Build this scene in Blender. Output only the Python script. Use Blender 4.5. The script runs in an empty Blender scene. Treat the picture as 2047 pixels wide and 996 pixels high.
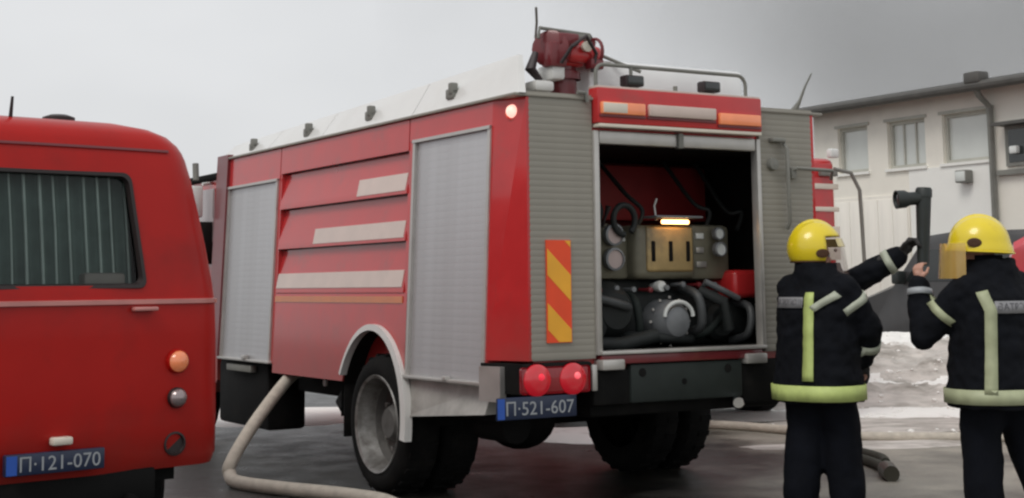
import bpy, bmesh, math, random
from math import sin, cos, pi, radians as R
from mathutils import Vector as Vec, Matrix, noise
from mathutils.bvhtree import BVHTree
random.seed(7)
sc = bpy.context.scene
col = sc.collection

# ------------------------------------------------------------------ camera
CAM_H = 1.47
pitch, roll = math.atan((570-219)/2900), 0.011
cd = bpy.data.cameras.new('camera'); cam = bpy.data.objects.new('camera', cd); col.objects.link(cam)
cd.sensor_width = 36; cd.sensor_fit = 'HORIZONTAL'; cd.lens = 2900/2047*36
cd.shift_y = -(498-219)/2047; cd.clip_start = 0.1; cd.clip_end = 4000
fw = Vec((0, cos(pitch), sin(pitch))); up = Vec((0, -sin(pitch), cos(pitch))); rt = Vec((1, 0, 0))
r2 = rt*cos(roll) - up*sin(roll); u2 = rt*sin(roll) + up*cos(roll)
cam.matrix_world = Matrix(((r2.x, u2.x, -fw.x, 0), (r2.y, u2.y, -fw.y, 0), (r2.z, u2.z, -fw.z, CAM_H), (0, 0, 0, 1)))
sc.camera = cam
# ------------------------------------------------------------------ sky, sun, exposure
SUN_EL, SUN_AZ = 52, 215          # azimuth clockwise from +Y
w = bpy.data.worlds.new('World'); sc.world = w; w.use_nodes = True
nt = w.node_tree; nt.nodes.clear()
def wn(t, **k):
    n = nt.nodes.new(t)
    for a, b in k.items(): setattr(n, a, b)
    return n
sky = wn('ShaderNodeTexSky', sky_type='NISHITA', sun_disc=False)
sky.sun_elevation = R(SUN_EL); sky.sun_rotation = R(SUN_AZ); sky.air_density = 1.0; sky.dust_density = 4
hs = wn('ShaderNodeHueSaturation'); hs.inputs['Saturation'].default_value = 0.35
nt.links.new(sky.outputs[0], hs.inputs['Color'])
tc = wn('ShaderNodeTexCoord'); mp = wn('ShaderNodeMapping'); mp.inputs['Scale'].default_value = (1.0, 1.0, 2.2)
nz = wn('ShaderNodeTexNoise'); nz.inputs['Scale'].default_value = 2.1; nz.inputs['Detail'].default_value = 4; nz.inputs['Roughness'].default_value = .5
nt.links.new(tc.outputs['Generated'], mp.inputs[0]); nt.links.new(mp.outputs[0], nz.inputs['Vector'])
rp = wn('ShaderNodeValToRGB')
rp.color_ramp.elements[0].position = .3; rp.color_ramp.elements[0].color = (.83, .845, .86, 1)
rp.color_ramp.elements[1].position = .7; rp.color_ramp.elements[1].color = (1, 1.01, 1.025, 1)
nt.links.new(nz.outputs[0], rp.inputs[0])
cl = wn('ShaderNodeVectorMath', operation='SCALE'); cl.inputs['Scale'].default_value = 8.7
nt.links.new(rp.outputs[0], cl.inputs[0])
mx = wn('ShaderNodeMix', data_type='RGBA'); mx.inputs[0].default_value = .85      # thick even overcast over the clear sky
nt.links.new(hs.outputs[0], mx.inputs[6]); nt.links.new(cl.outputs[0], mx.inputs[7])
bg = wn('ShaderNodeBackground'); bg.inputs['Strength'].default_value = .1
wo = wn('ShaderNodeOutputWorld')
nt.links.new(mx.outputs[2], bg.inputs[0]); nt.links.new(bg.outputs[0], wo.inputs[0])
sd = bpy.data.lights.new('sun', 'SUN'); sd.energy = 1.1; sd.angle = R(25); sd.color = (1, .96, .9)
sun = bpy.data.objects.new('sun', sd); col.objects.link(sun)
az, el = R(SUN_AZ), R(SUN_EL)
sun.rotation_euler = Vec((sin(az)*cos(el), cos(az)*cos(el), sin(el))).to_track_quat('Z', 'Y').to_euler()
sc.view_settings.view_transform = 'Standard'; sc.view_settings.look = 'None'
sc.view_settings.exposure = 0.0; sc.view_settings.gamma = 1.0
try: sc.cycles.filter_width = 2.4        # the soft focus of the photograph
except Exception: pass
sc.cycles.volume_bounces = 1; sc.cycles.volume_step_rate = 2

# ------------------------------------------------------------------ materials
def mat(name, c, rough=.5, metal=0, coat=0, var=.12, scale=6, bump=0, bscale=60, emit=None, estr=0, spec=.5,
        dirt=None, dscale=3, dlo=.5, dhi=.75, alpha=1, trans=0, stretch=(1, 1, 1), rvar=.1, coatr=.08, splash=None):
    m = bpy.data.materials.new(name); m.use_nodes = True
    t = m.node_tree; N = t.nodes; L = t.links; b = N['Principled BSDF']
    tc = N.new('ShaderNodeTexCoord'); mp = N.new('ShaderNodeMapping'); mp.inputs['Scale'].default_value = stretch
    L.new(tc.outputs['Object'], mp.inputs[0])
    n = N.new('ShaderNodeTexNoise'); n.inputs['Scale'].default_value = scale; n.inputs['Detail'].default_value = 6
    L.new(mp.outputs[0], n.inputs['Vector'])
    mr = N.new('ShaderNodeMapRange'); mr.inputs['From Min'].default_value = .25; mr.inputs['From Max'].default_value = .75
    mr.inputs['To Min'].default_value = 1-var; mr.inputs['To Max'].default_value = 1+var
    L.new(n.outputs[0], mr.inputs[0])
    mu = N.new('ShaderNodeVectorMath'); mu.operation = 'SCALE'; mu.inputs[0].default_value = c[:3]
    L.new(mr.outputs[0], mu.inputs['Scale'])
    out = mu.outputs[0]
    if dirt:
        n2 = N.new('ShaderNodeTexNoise'); n2.inputs['Scale'].default_value = dscale; n2.inputs['Detail'].default_value = 8
        n2.inputs['Roughness'].default_value = .65
        L.new(mp.outputs[0], n2.inputs['Vector'])
        m2 = N.new('ShaderNodeMapRange'); m2.inputs['From Min'].default_value = dlo; m2.inputs['From Max'].default_value = dhi
        L.new(n2.outputs[0], m2.inputs[0])
        x = N.new('ShaderNodeMix'); x.data_type = 'RGBA'; L.new(m2.outputs[0], x.inputs[0]); L.new(out, x.inputs[6])
        x.inputs[7].default_value = (*dirt, 1); out = x.outputs[2]
    if splash:      # dried road spray, thick low down and broken by noise
        sx = N.new('ShaderNodeSeparateXYZ'); L.new(tc.outputs['Object'], sx.inputs[0])
        n4 = N.new('ShaderNodeTexNoise'); n4.inputs['Scale'].default_value = 5; n4.inputs['Detail'].default_value = 7; L.new(tc.outputs['Object'], n4.inputs['Vector'])
        a4 = N.new('ShaderNodeMath'); a4.operation = 'MULTIPLY_ADD'; a4.inputs[1].default_value = splash[1]-splash[0]; L.new(n4.outputs[0], a4.inputs[0]); L.new(sx.outputs['Z'], a4.inputs[2])
        m4 = N.new('ShaderNodeMapRange'); m4.inputs['From Min'].default_value = splash[1]+(splash[1]-splash[0])*.5; m4.inputs['From Max'].default_value = splash[0]; m4.inputs['To Max'].default_value = splash[3]
        L.new(a4.outputs[0], m4.inputs[0]); x4 = N.new('ShaderNodeMix'); x4.data_type = 'RGBA'; L.new(m4.outputs[0], x4.inputs[0]); L.new(out, x4.inputs[6]); x4.inputs[7].default_value = (*splash[2], 1); out = x4.outputs[2]
    L.new(out, b.inputs['Base Color'])
    rr = N.new('ShaderNodeMapRange'); rr.inputs['To Min'].default_value = max(.02, rough-rvar); rr.inputs['To Max'].default_value = min(1, rough+rvar)
    L.new(n.outputs[0], rr.inputs[0]); L.new(rr.outputs[0], b.inputs['Roughness'])
    b.inputs['Metallic'].default_value = metal; b.inputs['Coat Weight'].default_value = coat; b.inputs['Coat Roughness'].default_value = coatr
    b.inputs['Specular IOR Level'].default_value = spec
    b.inputs['Alpha'].default_value = alpha; b.inputs['Transmission Weight'].default_value = trans
    if bump:
        n3 = N.new('ShaderNodeTexNoise'); n3.inputs['Scale'].default_value = bscale; n3.inputs['Detail'].default_value = 5
        L.new(mp.outputs[0], n3.inputs['Vector'])
        bp = N.new('ShaderNodeBump'); bp.inputs['Strength'].default_value = bump; bp.inputs['Distance'].default_value = .02
        L.new(n3.outputs[0], bp.inputs['Height']); L.new(bp.outputs[0], b.inputs['Normal'])
    if emit:
        b.inputs['Emission Color'].default_value = (*emit, 1); b.inputs['Emission Strength'].default_value = estr
    return m
M = {}
M['red'] = mat('truck_red_paint', (.52, .028, .03), .32, splash=(.8, 1.35, (.16, .10, .085), .6), coat=.75, spec=.2, var=.1, scale=4, dirt=(.2, .07, .06), dscale=2.5, dlo=.55, dhi=.95, coatr=.09)
M['bus_red'] = mat('bus_red_paint', (.43, .010, .007), .36, splash=(.5, .85, (.13, .045, .035), .6), coat=.10, var=.1, scale=2, dirt=(.22, .015, .012), dscale=1.6, dlo=.5, dhi=.9, coatr=.1, spec=.2)
M['dull_red'] = mat('dull_red_paint', (.26, .02, .022), .6, var=.15)
M['dark_red'] = mat('dark_red_paint', (.16, .015, .02), .4, coat=.4)
M['white'] = mat('white_paint', (.72, .72, .70), .35, coat=.4, var=.03, dirt=(.62, .60, .57), dscale=1.2, dlo=.5, dhi=.9)
M['bright_white'] = mat('bright_white_paint', (.90, .91, .91), .35, coat=.3, var=.03)
M['grey_panel'] = mat('grey_panel_paint', (.29, .275, .235), .5, metal=.1, var=.07, scale=3, dirt=(.24, .22, .2), dscale=2, dlo=.5, dhi=.9)
M['alu'] = mat('aluminium_slat', (.56, .56, .57), .38, metal=.55, var=.05, scale=3, dirt=(.36, .35, .35), dscale=1.4, dlo=.4, dhi=.9)
M['alu_trim'] = mat('aluminium_trim', (.50, .485, .46), .35, metal=.5)
M['skirt'] = mat('skirt_paint', (.60, .59, .56), .45, splash=(.55, .85, (.15, .14, .125), .8), var=.1, dirt=(.2, .19, .17), dscale=2.4, dlo=.4, dhi=.8)
M['black'] = mat('black_steel', (.007, .007, .007), .75, spec=.15, var=.3, dirt=(.022, .02, .018), dscale=4, dlo=.5, dhi=.9)
M['bumper'] = mat('bumper_steel', (.022, .028, .026), .6, spec=.25, var=.2)
M['rubber'] = mat('tyre_rubber', (.008, .008, .008), .85, spec=.15, var=.3, dirt=(.018, .017, .015), dscale=6, dlo=.5, dhi=.85, bump=.2)
M['rim'] = mat('rim_steel', (.32, .32, .31), .45, metal=.4, var=.2, dirt=(.10, .09, .08), dscale=7, dlo=.36, dhi=.66)
M['hub'] = mat('dirty_hub', (.12, .118, .112), .6, var=.3, dirt=(.04, .037, .033), dscale=6, dlo=.4, dhi=.7)
M['reflect'] = mat('reflective_strip', (.72, .66, .56), .35, var=.06, coat=.4)
M['reflect_side'] = mat('reflective_side_strip', (.62, .50, .44), .4, var=.08, coat=.6)
M['orange'] = mat('orange_strip', (.62, .2, .07), .4, var=.1, coat=.4)
M['chev_red'] = mat('chevron_red', (.85, .075, .018), .4, var=.08)
M['chev_yel'] = mat('chevron_yellow', (.88, .42, .03), .4, var=.08)
M['lamp_red'] = mat('lit_red_lens', (.32, .006, .012), .2, coat=1, emit=(1, .012, .035), estr=.22)
M['lens_dark'] = mat('dark_red_lens', (.16, .004, .008), .25, coat=.6, emit=(1, .01, .03), estr=.05)
M['lamp_mid'] = mat('dim_red_bulb', (.5, .02, .03), .2, emit=(1, .04, .08), estr=.6)
M['lamp_core'] = mat('lit_red_bulb', (.8, .2, .2), .2, emit=(1, .10, .14), estr=.75)
M['amber'] = mat('amber_lens', (.85, .26, .11), .2, coat=1, emit=(1, .3, .12), estr=.12)
M['amber_lit'] = mat('lit_marker_lens', (.8, .4, .3), .2, emit=(1, .6, .5), estr=1.1)
M['clear_lens'] = mat('clear_lens', (.30, .24, .24), .12, coat=1, metal=.4)
M['chrome'] = mat('chrome', (.75, .76, .78), .12, metal=1, var=.02)
M['plate'] = mat('plate_blue', (.010, .020, .055), .4, var=.1, coat=.15)
M['plate_band'] = mat('plate_band_blue', (.02, .09, .42), .35, var=.1)
M['letter'] = mat('letter_white', (.33, .35, .37), .4, var=.05)
M['letter_dark'] = mat('letter_dark', (.09, .09, .1), .5)
M['gasket'] = mat('window_rubber', (.02, .012, .012), .5)
M['curtain'] = mat('curtain_cloth', (.22, .28, .265), .85, var=.2, scale=8)
M['curtain_lt'] = mat('curtain_fold', (.75, .80, .78), .85, var=.15, scale=8)
M['brass'] = mat('brass_pump', (.46, .33, .15), .45, metal=.25, var=.2, scale=9, dirt=(.2, .16, .1), dscale=5)
M['beige'] = mat('pump_beige', (.17, .16, .115), .5, var=.15, dirt=(.12, .11, .08), dscale=5)
M['lamp_warm'] = mat('lit_pump_lamp', (1, .8, .5), .3, emit=(1, .50, .18), estr=6.5)
M['gauge'] = mat('gauge_face', (.45, .36, .34), .35, var=.1)
M['gauge_w'] = mat('gauge_white', (.7, .72, .7), .3)
M['grey_cast'] = mat('cast_grey', (.2, .21, .22), .5, metal=.3, var=.2)
M['pipe_dark'] = mat('dark_pipe', (.07, .075, .078), .5, metal=.2, var=.25)
M['dark_hose'] = mat('dark_hose', (.02, .023, .023), .55, spec=.3, var=.2)
M['hose'] = mat('canvas_hose', (.52, .48, .41), .85, var=.15, scale=14, bump=.3, bscale=120)
M['hose_grey'] = mat('grey_hose', (.30, .29, .25), .85, var=.15, scale=14, bump=.3, bscale=120)
M['hose_dark'] = mat('dark_canvas_hose', (.045, .046, .033), .8, var=.25, scale=14, bump=.3, bscale=120)
M['coupling'] = mat('hose_coupling', (.07, .065, .05), .4, metal=.6)
M['jacket'] = mat('turnout_cloth', (.006, .007, .010), .9, var=.35, scale=10, bump=.35, bscale=180, spec=.15)
M['sleeve'] = mat('turnout_sleeve', (.012, .018, .014), .9, var=.35, scale=10, bump=.35, bscale=180, spec=.25)
M['trouser'] = mat('turnout_trouser', (.0045, .0055, .009), .9, var=.3, scale=8, bump=.35, bscale=150, spec=.15)
M['hivis_pale'] = mat('pale_hi_vis_tape', (.40, .43, .27), .5, var=.1, scale=20)
M['hivis'] = mat('hi_vis_tape', (.50, .60, .20), .6, var=.1, scale=20)
M['hivis_grey'] = mat('silver_tape', (.42, .45, .36), .5, var=.1, scale=20)
M['back_tape'] = mat('back_tape', (.24, .24, .25), .5, var=.1)
M['yellow'] = mat('helmet_yellow', (.80, .62, .015), .3, coat=.6, var=.06, dirt=(.5, .33, .02), dscale=6, dlo=.55, dhi=.9)
M['skin'] = mat('skin', (.50, .27, .20), .5, var=.1, scale=20)
M['glove'] = mat('work_glove', (.10, .095, .055), .8, var=.2, scale=30)
M['gauntlet'] = mat('grey_gauntlet', (.040, .038, .038), .75, var=.3, scale=14, bump=.3, bscale=120, spec=.3)
M['hole'] = mat('black_hole', (.06, .022, .006), .7)
M['visor'] = mat('amber_visor', (.62, .40, .10), .15, alpha=.62, coat=1)
M['visor_clear'] = mat('smoky_visor', (.42, .29, .25), .12, alpha=.26, coat=1)
M['boot'] = mat('boot_leather', (.012, .011, .011), .4)
M['wall'] = mat('render_wall', (.85, .82, .74), .9, var=.05, scale=1.2, bump=.15, bscale=40, dirt=(.68, .66, .60), dscale=1.3, dlo=.5, dhi=.9)
M['wall_white'] = mat('white_render', (.86, .86, .82), .9, var=.04, scale=1.5, bump=.2, bscale=40)
M['door_board'] = mat('door_board', (.84, .81, .74), .75, var=.08, scale=3, stretch=(2, 2, .3))
M['roof_dark'] = mat('roof_edge_metal', (.085, .082, .075), .5, var=.2)
M['win_frame'] = mat('window_frame_grey', (.46, .46, .41), .6, var=.12)
M['frame_grey'] = mat('fitting_grey', (.2, .2, .18), .6, var=.15)
M['pane'] = mat('sky_toned_pane', (.64, .67, .64), .15, var=.08, scale=2, spec=.8)  # pale grey base stands in for sky reflected in the glass
M['machine'] = mat('machine_cover', (.036, .035, .036), .6, var=.2, scale=4)
M['machine_dk'] = mat('machine_steel', (.022, .028, .027), .5, var=.2)
M['van_red'] = mat('van_red', (.55, .05, .07), .3, coat=.8)
M['van_grey'] = mat('van_grey_paint', (.045, .044, .045), .4, coat=.35)
M['glass'] = mat('dark_glass', (.02, .025, .025), .05, spec=.8)
M['lever'] = mat('lever_black', (.03, .02, .022), .5)
# bus window glass: clear pane with a faint sheen
def glass_mat():
    m = bpy.data.materials.new('window_glass'); m.use_nodes = True; t = m.node_tree; N = t.nodes; L = t.links
    N.remove(N['Principled BSDF'])
    a = N.new('ShaderNodeBsdfTransparent'); a.inputs[0].default_value = (.62, .68, .66, 1)
    g = N.new('ShaderNodeBsdfGlossy'); g.inputs['Roughness'].default_value = .06
    f = N.new('ShaderNodeFresnel'); f.inputs[0].default_value = 1.35
    x = N.new('ShaderNodeMixShader'); L.new(f.outputs[0], x.inputs[0]); L.new(a.outputs[0], x.inputs[1]); L.new(g.outputs[0], x.inputs[2])
    L.new(x.outputs[0], N['Material Output'].inputs[0]); return m
M['clear'] = glass_mat()
# wet asphalt: pools are smooth and dark, dry grit is rough and paler; truck shade is painted in as well
def asphalt():
    m = bpy.data.materials.new('wet_asphalt'); m.use_nodes = True; t = m.node_tree; N = t.nodes; L = t.links; b = N['Principled BSDF']
    tc = N.new('ShaderNodeTexCoord')
    def nz(s, d, r=.55):
        n = N.new('ShaderNodeTexNoise'); n.inputs['Scale'].default_value = s; n.inputs['Detail'].default_value = d; n.inputs['Roughness'].default_value = r
        L.new(tc.outputs['Object'], n.inputs['Vector']); return n
    def rng(o, a, c, x, y):
        r = N.new('ShaderNodeMapRange'); r.inputs['From Min'].default_value = a; r.inputs['From Max'].default_value = c
        r.inputs['To Min'].default_value = x; r.inputs['To Max'].default_value = y; L.new(o, r.inputs[0]); return r.outputs[0]
    big = nz(.45, 5, .6); mid = nz(2.6, 6, .6); fine = nz(90, 3)
    wet = rng(big.outputs[0], .42, .58, 0, 1)
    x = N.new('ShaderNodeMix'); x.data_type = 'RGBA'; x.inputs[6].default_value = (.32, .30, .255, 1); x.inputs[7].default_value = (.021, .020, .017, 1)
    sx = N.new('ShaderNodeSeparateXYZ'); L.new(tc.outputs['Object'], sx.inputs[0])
    wet_shade = rng(sx.outputs[0], .6, 2.6, .85, -.35)  # wetter towards the left, and paints the shade under the truck into the colour
    aw = N.new('ShaderNodeMath'); aw.operation = 'ADD'; aw.use_clamp = True; L.new(wet, aw.inputs[0]); L.new(wet_shade, aw.inputs[1]); wet = aw.outputs[0]
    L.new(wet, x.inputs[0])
    s = N.new('ShaderNodeVectorMath'); s.operation = 'SCALE'; L.new(x.outputs[2], s.inputs[0])
    mm = N.new('ShaderNodeMath'); mm.operation = 'MULTIPLY'; L.new(rng(mid.outputs[0], .25, .75, .6, 1.4), mm.inputs[0]); L.new(rng(fine.outputs[0], .2, .8, .55, 1.45), mm.inputs[1])
    L.new(mm.outputs[0], s.inputs['Scale']); L.new(s.outputs[0], b.inputs['Base Color'])
    ro = N.new('ShaderNodeMath'); ro.operation = 'MULTIPLY'; L.new(rng(wet, 0, 1, .5, .34), ro.inputs[0]); L.new(rng(mid.outputs[0], .3, .7, .75, 1.25), ro.inputs[1])
    L.new(ro.outputs[0], b.inputs['Roughness'])
    bp = N.new('ShaderNodeBump'); bp.inputs['Distance'].default_value = .02; bp.inputs['Strength'].default_value = .6
    L.new(fine.outputs[0], bp.inputs['Height']); L.new(bp.outputs[0], b.inputs['Normal']); return m
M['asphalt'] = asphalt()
M['snow'] = mat('snow', (.90, .90, .87), .85, var=.04, scale=5, dirt=(.52, .49, .45), dscale=3.5, dlo=.56, dhi=.8, bump=.4, bscale=14)
M['slush'] = mat('dirty_slush', (.60, .57, .53), .7, var=.2, scale=5, dirt=(.27, .25, .22), dscale=2.6, dlo=.45, dhi=.68, bump=.6, bscale=14, stretch=(.7, 1.6, 1.6))

# ------------------------------------------------------------------ mesh helpers
class MB:
    def __init__(s): s.b = bmesh.new()
    def add(s, vs, fs):
        v = [s.b.verts.new(p) for p in vs]
        for f in fs:
            try: s.b.faces.new([v[i] for i in f])
            except ValueError: pass
        return s
    def box(s, x0, x1, y0, y1, z0, z1, bev=0, seg=2):
        t = bmesh.new(); bmesh.ops.create_cube(t, size=1)
        for v in t.verts: v.co = Vec(((x0+x1)/2+v.co.x*(x1-x0), (y0+y1)/2+v.co.y*(y1-y0), (z0+z1)/2+v.co.z*(z1-z0)))
        if bev: bmesh.ops.bevel(t, geom=t.edges[:], offset=bev, segments=seg, profile=.5, affect='EDGES')
        return s.join(t)
    def join(s, t, mtx=None):
        me = bpy.data.meshes.new('tmp'); t.to_mesh(me); t.free()
        if mtx: me.transform(mtx)
        s.b.from_mesh(me); bpy.data.meshes.remove(me); return s
    def hexa(s, p):       # 8 points, bottom ring then top ring
        return s.add(p, [(0, 3, 2, 1), (4, 5, 6, 7), (0, 1, 5, 4), (1, 2, 6, 5), (2, 3, 7, 6), (3, 0, 4, 7)])
    def prism(s, poly, d, axis=(0, 1, 0)):   # extrude a closed 3-D polygon by d along axis
        a = Vec(axis)*d; n = len(poly); P = [Vec(p) for p in poly]
        return s.add(P+[p+a for p in P], [tuple(range(n))[::-1], tuple(range(n, 2*n))]+[(i, (i+1) % n, n+(i+1) % n, n+i) for i in range(n)])
    def loft(s, rings, cap=True, closed=True):
        n = len(rings[0]); vs = [p for r in rings for p in r]; fs = []
        for k in range(len(rings)-1):
            for i in range(n if closed else n-1):
                j = (i+1) % n; fs.append((k*n+i, k*n+j, (k+1)*n+j, (k+1)*n+i))
        if cap: fs += [tuple(range(n))[::-1], tuple(range((len(rings)-1)*n, len(rings)*n))]
        return s.add(vs, fs)
    def tube(s, path, r, n=10, cap=True):
        P = [Vec(p) for p in path]; rs = r if isinstance(r, (list, tuple)) else [r]*len(P); rings = []; pu = None
        for i, p in enumerate(P):
            t = (P[min(i+1, len(P)-1)]-P[max(i-1, 0)]).normalized()
            if pu is None: pu = t.orthogonal().normalized()
            pu = (pu-t*pu.dot(t)).normalized(); q = t.cross(pu)
            rings.append([p+(pu*cos(2*pi*k/n)+q*sin(2*pi*k/n))*rs[i] for k in range(n)])
        return s.loft(rings, cap)
    def lathe(s, prof, c, axis, n=32, cap=False):   # prof: (radius, along)
        a = Vec(axis).normalized(); o = a.orthogonal().normalized(); q = a.cross(o); c = Vec(c)
        return s.loft([[c+a*h+(o*cos(2*pi*k/n)+q*sin(2*pi*k/n))*max(r, 1e-4) for k in range(n)] for r, h in prof], cap)
    def ball(s, c, r, n=16, sc3=(1, 1, 1), rot=None):
        t = bmesh.new(); bmesh.ops.create_uvsphere(t, u_segments=n, v_segments=n//2+2, radius=r)
        m = Matrix.Translation(c) @ (rot.to_4x4() if rot else Matrix()) @ Matrix.Diagonal((*sc3, 1)); return s.join(t, m)
    def mesh(s, name, m=None, smooth=35, fix=True):
        if fix: bmesh.ops.recalc_face_normals(s.b, faces=s.b.faces[:])
        me = bpy.data.meshes.new(name); s.b.to_mesh(me); s.b.free()
        if m: me.materials.append(m)
        if smooth:
            me.polygons.foreach_set('use_smooth', [True]*len(me.polygons)); me.set_sharp_from_angle(angle=R(smooth))
        return me
    def build(s, name, m, parent=None, smooth=35, loc=None, fix=True):
        o = bpy.data.objects.new(name, s.mesh(name, m, smooth, fix)); col.objects.link(o)
        if parent: o.parent = parent
        if loc: o.location = loc
        return o
def inst(name, me, parent=None, loc=(0, 0, 0), rot=None):
    o = bpy.data.objects.new(name, me); col.objects.link(o); o.parent = parent; o.location = loc
    if rot: o.rotation_euler = rot
    return o
def thing(name, label, cat, loc=(0, 0, 0), rz=0, group=None):
    o = bpy.data.objects.new(name, None); o.empty_display_size = .2; col.objects.link(o); o.location = loc; o.rotation_euler = (0, 0, rz)
    return tag(o, label, cat, group)
def tag(o, label, cat, group=None):
    o['label'] = label; o['category'] = cat
    if group: o['group'] = group
    return o
def bake(o):
    dg = bpy.context.evaluated_depsgraph_get(); dg.update()
    me = bpy.data.meshes.new_from_object(o.evaluated_get(dg)); me.name = o.name
    o.modifiers.clear(); old = o.data; o.data = me; bpy.data.meshes.remove(old); return o
def text_mesh(s, size, ext=.001):
    c = bpy.data.curves.new('txt', 'FONT'); c.body = s; c.size = size; c.extrude = ext; c.align_x = 'CENTER'; c.align_y = 'CENTER'; c.resolution_u = 3
    o = bpy.data.objects.new('txt', c); col.objects.link(o)
    dg = bpy.context.evaluated_depsgraph_get(); dg.update()
    me = bpy.data.meshes.new_from_object(o.evaluated_get(dg)); bpy.data.objects.remove(o); bpy.data.curves.remove(c); return me
def lettering(name, s, width, height, mtx, m, parent):
    me = text_mesh(s, .1); xs = [v.co.x for v in me.vertices]; ys = [v.co.y for v in me.vertices]
    w_, h_ = max(xs)-min(xs), max(ys)-min(ys); cx, cy = (max(xs)+min(xs))/2, (max(ys)+min(ys))/2
    for v in me.vertices: v.co = Vec(((v.co.x-cx)*width/w_, (v.co.y-cy)*height/h_, v.co.z))
    me.transform(mtx); me.materials.clear(); me.materials.append(m); return inst(name, me, parent)
REAR_FACE = Matrix(((1, 0, 0, 0), (0, 0, -1, 0), (0, 1, 0, 0), (0, 0, 0, 1)))     # text lies on a face whose normal is -y

def smooth_path(P, n=10):
    P = [Vec(p) for p in P]; Q = [P[0]*2-P[1]]+P+[P[-1]*2-P[-2]]; out = []
    for i in range(1, len(Q)-2):
        a, b_, c, d = Q[i-1:i+3]
        for k in range(n):
            t = k/n; out.append(.5*((2*b_)+(-a+c)*t+(2*a-5*b_+4*c-d)*t*t+(-a+3*b_-3*c+d)*t**3))
    return out+[P[-1]]
# ------------------------------------------------------------------ ground
def grid(nx, ny, f):
    m = MB(); vs = [f(i/nx, j/ny) for j in range(ny+1) for i in range(nx+1)]
    return m.add(vs, [(j*(nx+1)+i, j*(nx+1)+i+1, (j+1)*(nx+1)+i+1, (j+1)*(nx+1)+i) for j in range(ny) for i in range(nx)])
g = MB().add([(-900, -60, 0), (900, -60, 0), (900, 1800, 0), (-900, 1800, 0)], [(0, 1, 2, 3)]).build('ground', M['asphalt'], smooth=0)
g['kind'] = 'structure'

# ------------------------------------------------------------------ fire truck (local x = across to the right, y = forward, z up)
TROT = R(31.262); TX, TY = Vec((cos(TROT), sin(TROT), 0)), Vec((-sin(TROT), cos(TROT), 0)); T0 = Vec((-.0328, 9.0222, 0))
def tw(v, u, z): return T0+TX*v+TY*u+Vec((0, 0, z))
T = thing('fire_truck', 'large red fire truck with grey ribbed rear corners and its rear pump bay open', 'fire truck', T0, TROT)
LN = .044
def sv(z, d=0): return LN*(z-.9)+d
def sidebox(m, u0, u1, z0, z1, d0, d1):      # block leaning with the side wall, d = depth behind the wall plane
    m.hexa([(sv(z0, d0), u0, z0), (sv(z0, d1), u0, z0), (sv(z0, d1), u1, z0), (sv(z0, d0), u1, z0),
            (sv(z1, d0), u0, z1), (sv(z1, d1), u0, z1), (sv(z1, d1), u1, z1), (sv(z1, d0), u1, z1)]); return m
W = 2.70
b = MB()
# core: everything in front of the rear pump bay, then the walls of the bay
b.box(.16, W-.16, 1.25, 5.3, .86, 2.655); b.box(.20, .56, .03, 1.25, 1.0, 2.65); b.box(2.40, W-.16, .03, 1.25, 1.0, 2.65)
b.box(.56, 2.40, .03, 1.25, 2.40, 2.65); b.box(.2, 2.5, .04, 1.25, .86, 1.02)
sidebox(b, .30, 1.46, 2.49, 2.655, 0, .1); sidebox(b, 1.475, 3.86, 2.43, 2.655, 0, .1); sidebox(b, 3.875, 5.2, 2.39, 2.655, 0, .1)
sidebox(b, .29, .325, .86, 2.49, 0, .1); sidebox(b, 1.375, 1.475, .84, 2.49, .006, .1); sidebox(b, 3.84, 3.915, .84, 2.43, .006, .1)
for s in (1,):   # right wall, plain
    b.hexa([(W-sv(.8), .3, .8), (W-.2, .3, .8), (W-.2, 5.35, .8), (W-sv(.8), 5.35, .8), (W-sv(2.655), .3, 2.655), (W-.2, .3, 2.655), (W-.2, 5.35, 2.655), (W-sv(2.655), 5.35, 2.655)])
b.build('body', M['red'], T)
# rear corner strips (chamfers)
for sgn in (0, 1):
    pts = []
    for z in (1.0, 2.655):
        q = [(sv(z)+.0, .3+.0), (.142, -.002), (.30, .03), (.2, .32)]
        pts += [((W-x) if sgn else x, y, z) for x, y in q]
    c = MB().hexa(pts).build('corner_strip', M['red'], T)
# front pillar, proud and darker
p = MB(); sidebox(p, 5.1, 5.38, .86, 2.70, -.03, .2); p.build('front_pillar', M['dark_red'], T)
# stepped side panels: each slopes from a deep top out to its lower edge
steps = [(2.42, 2.125, .048), (2.115, 1.79, .048), (1.78, 1.425, .048)]
for zt, zb, dp in steps:
    m = MB(); u0, u1 = 1.475, 3.84
    pr = [(sv(zb, -.004), zb), (sv(zb, -.004), zb+.012), (sv(zb+.05, 0), zb+.05), (sv(zt-.03, dp), zt-.03), (sv(zt, dp), zt), (sv(zt, .14), zt), (sv(zb, .14), zb)]
    m.prism([(v, u0, z) for v, z in pr], u1-u0); m.build('stepped_panel', M['red'], T)
for (ua, ub, za, zb, k) in [(1.5, 2.31, 2.15, 2.275, 0), (1.5, 3.10, 1.815, 1.935, 1), (1.5, 3.83, 1.465, 1.585, 2)]:
    zt, zbt, dp = steps[k]; f = lambda z: sv(z, 0)+max(0, (z-zbt-.05)/(zt-.03-zbt-.05))*(dp-sv(0)+sv(0))
    e = .006
    MB().hexa([(f(za)-e, ua, za), (f(za), ua, za), (f(za), ub, za), (f(za)-e, ub, za), (f(zb)-e, ua, zb), (f(zb), ua, zb), (f(zb), ub, zb), (f(zb)-e, ub, zb)]).build('reflective_strip', M['reflect_side'], T)
m = MB(); sidebox(m, 1.48, 3.84, 1.352, 1.40, -.007, .06); m.build('orange_strip', M['orange'], T)
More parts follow.
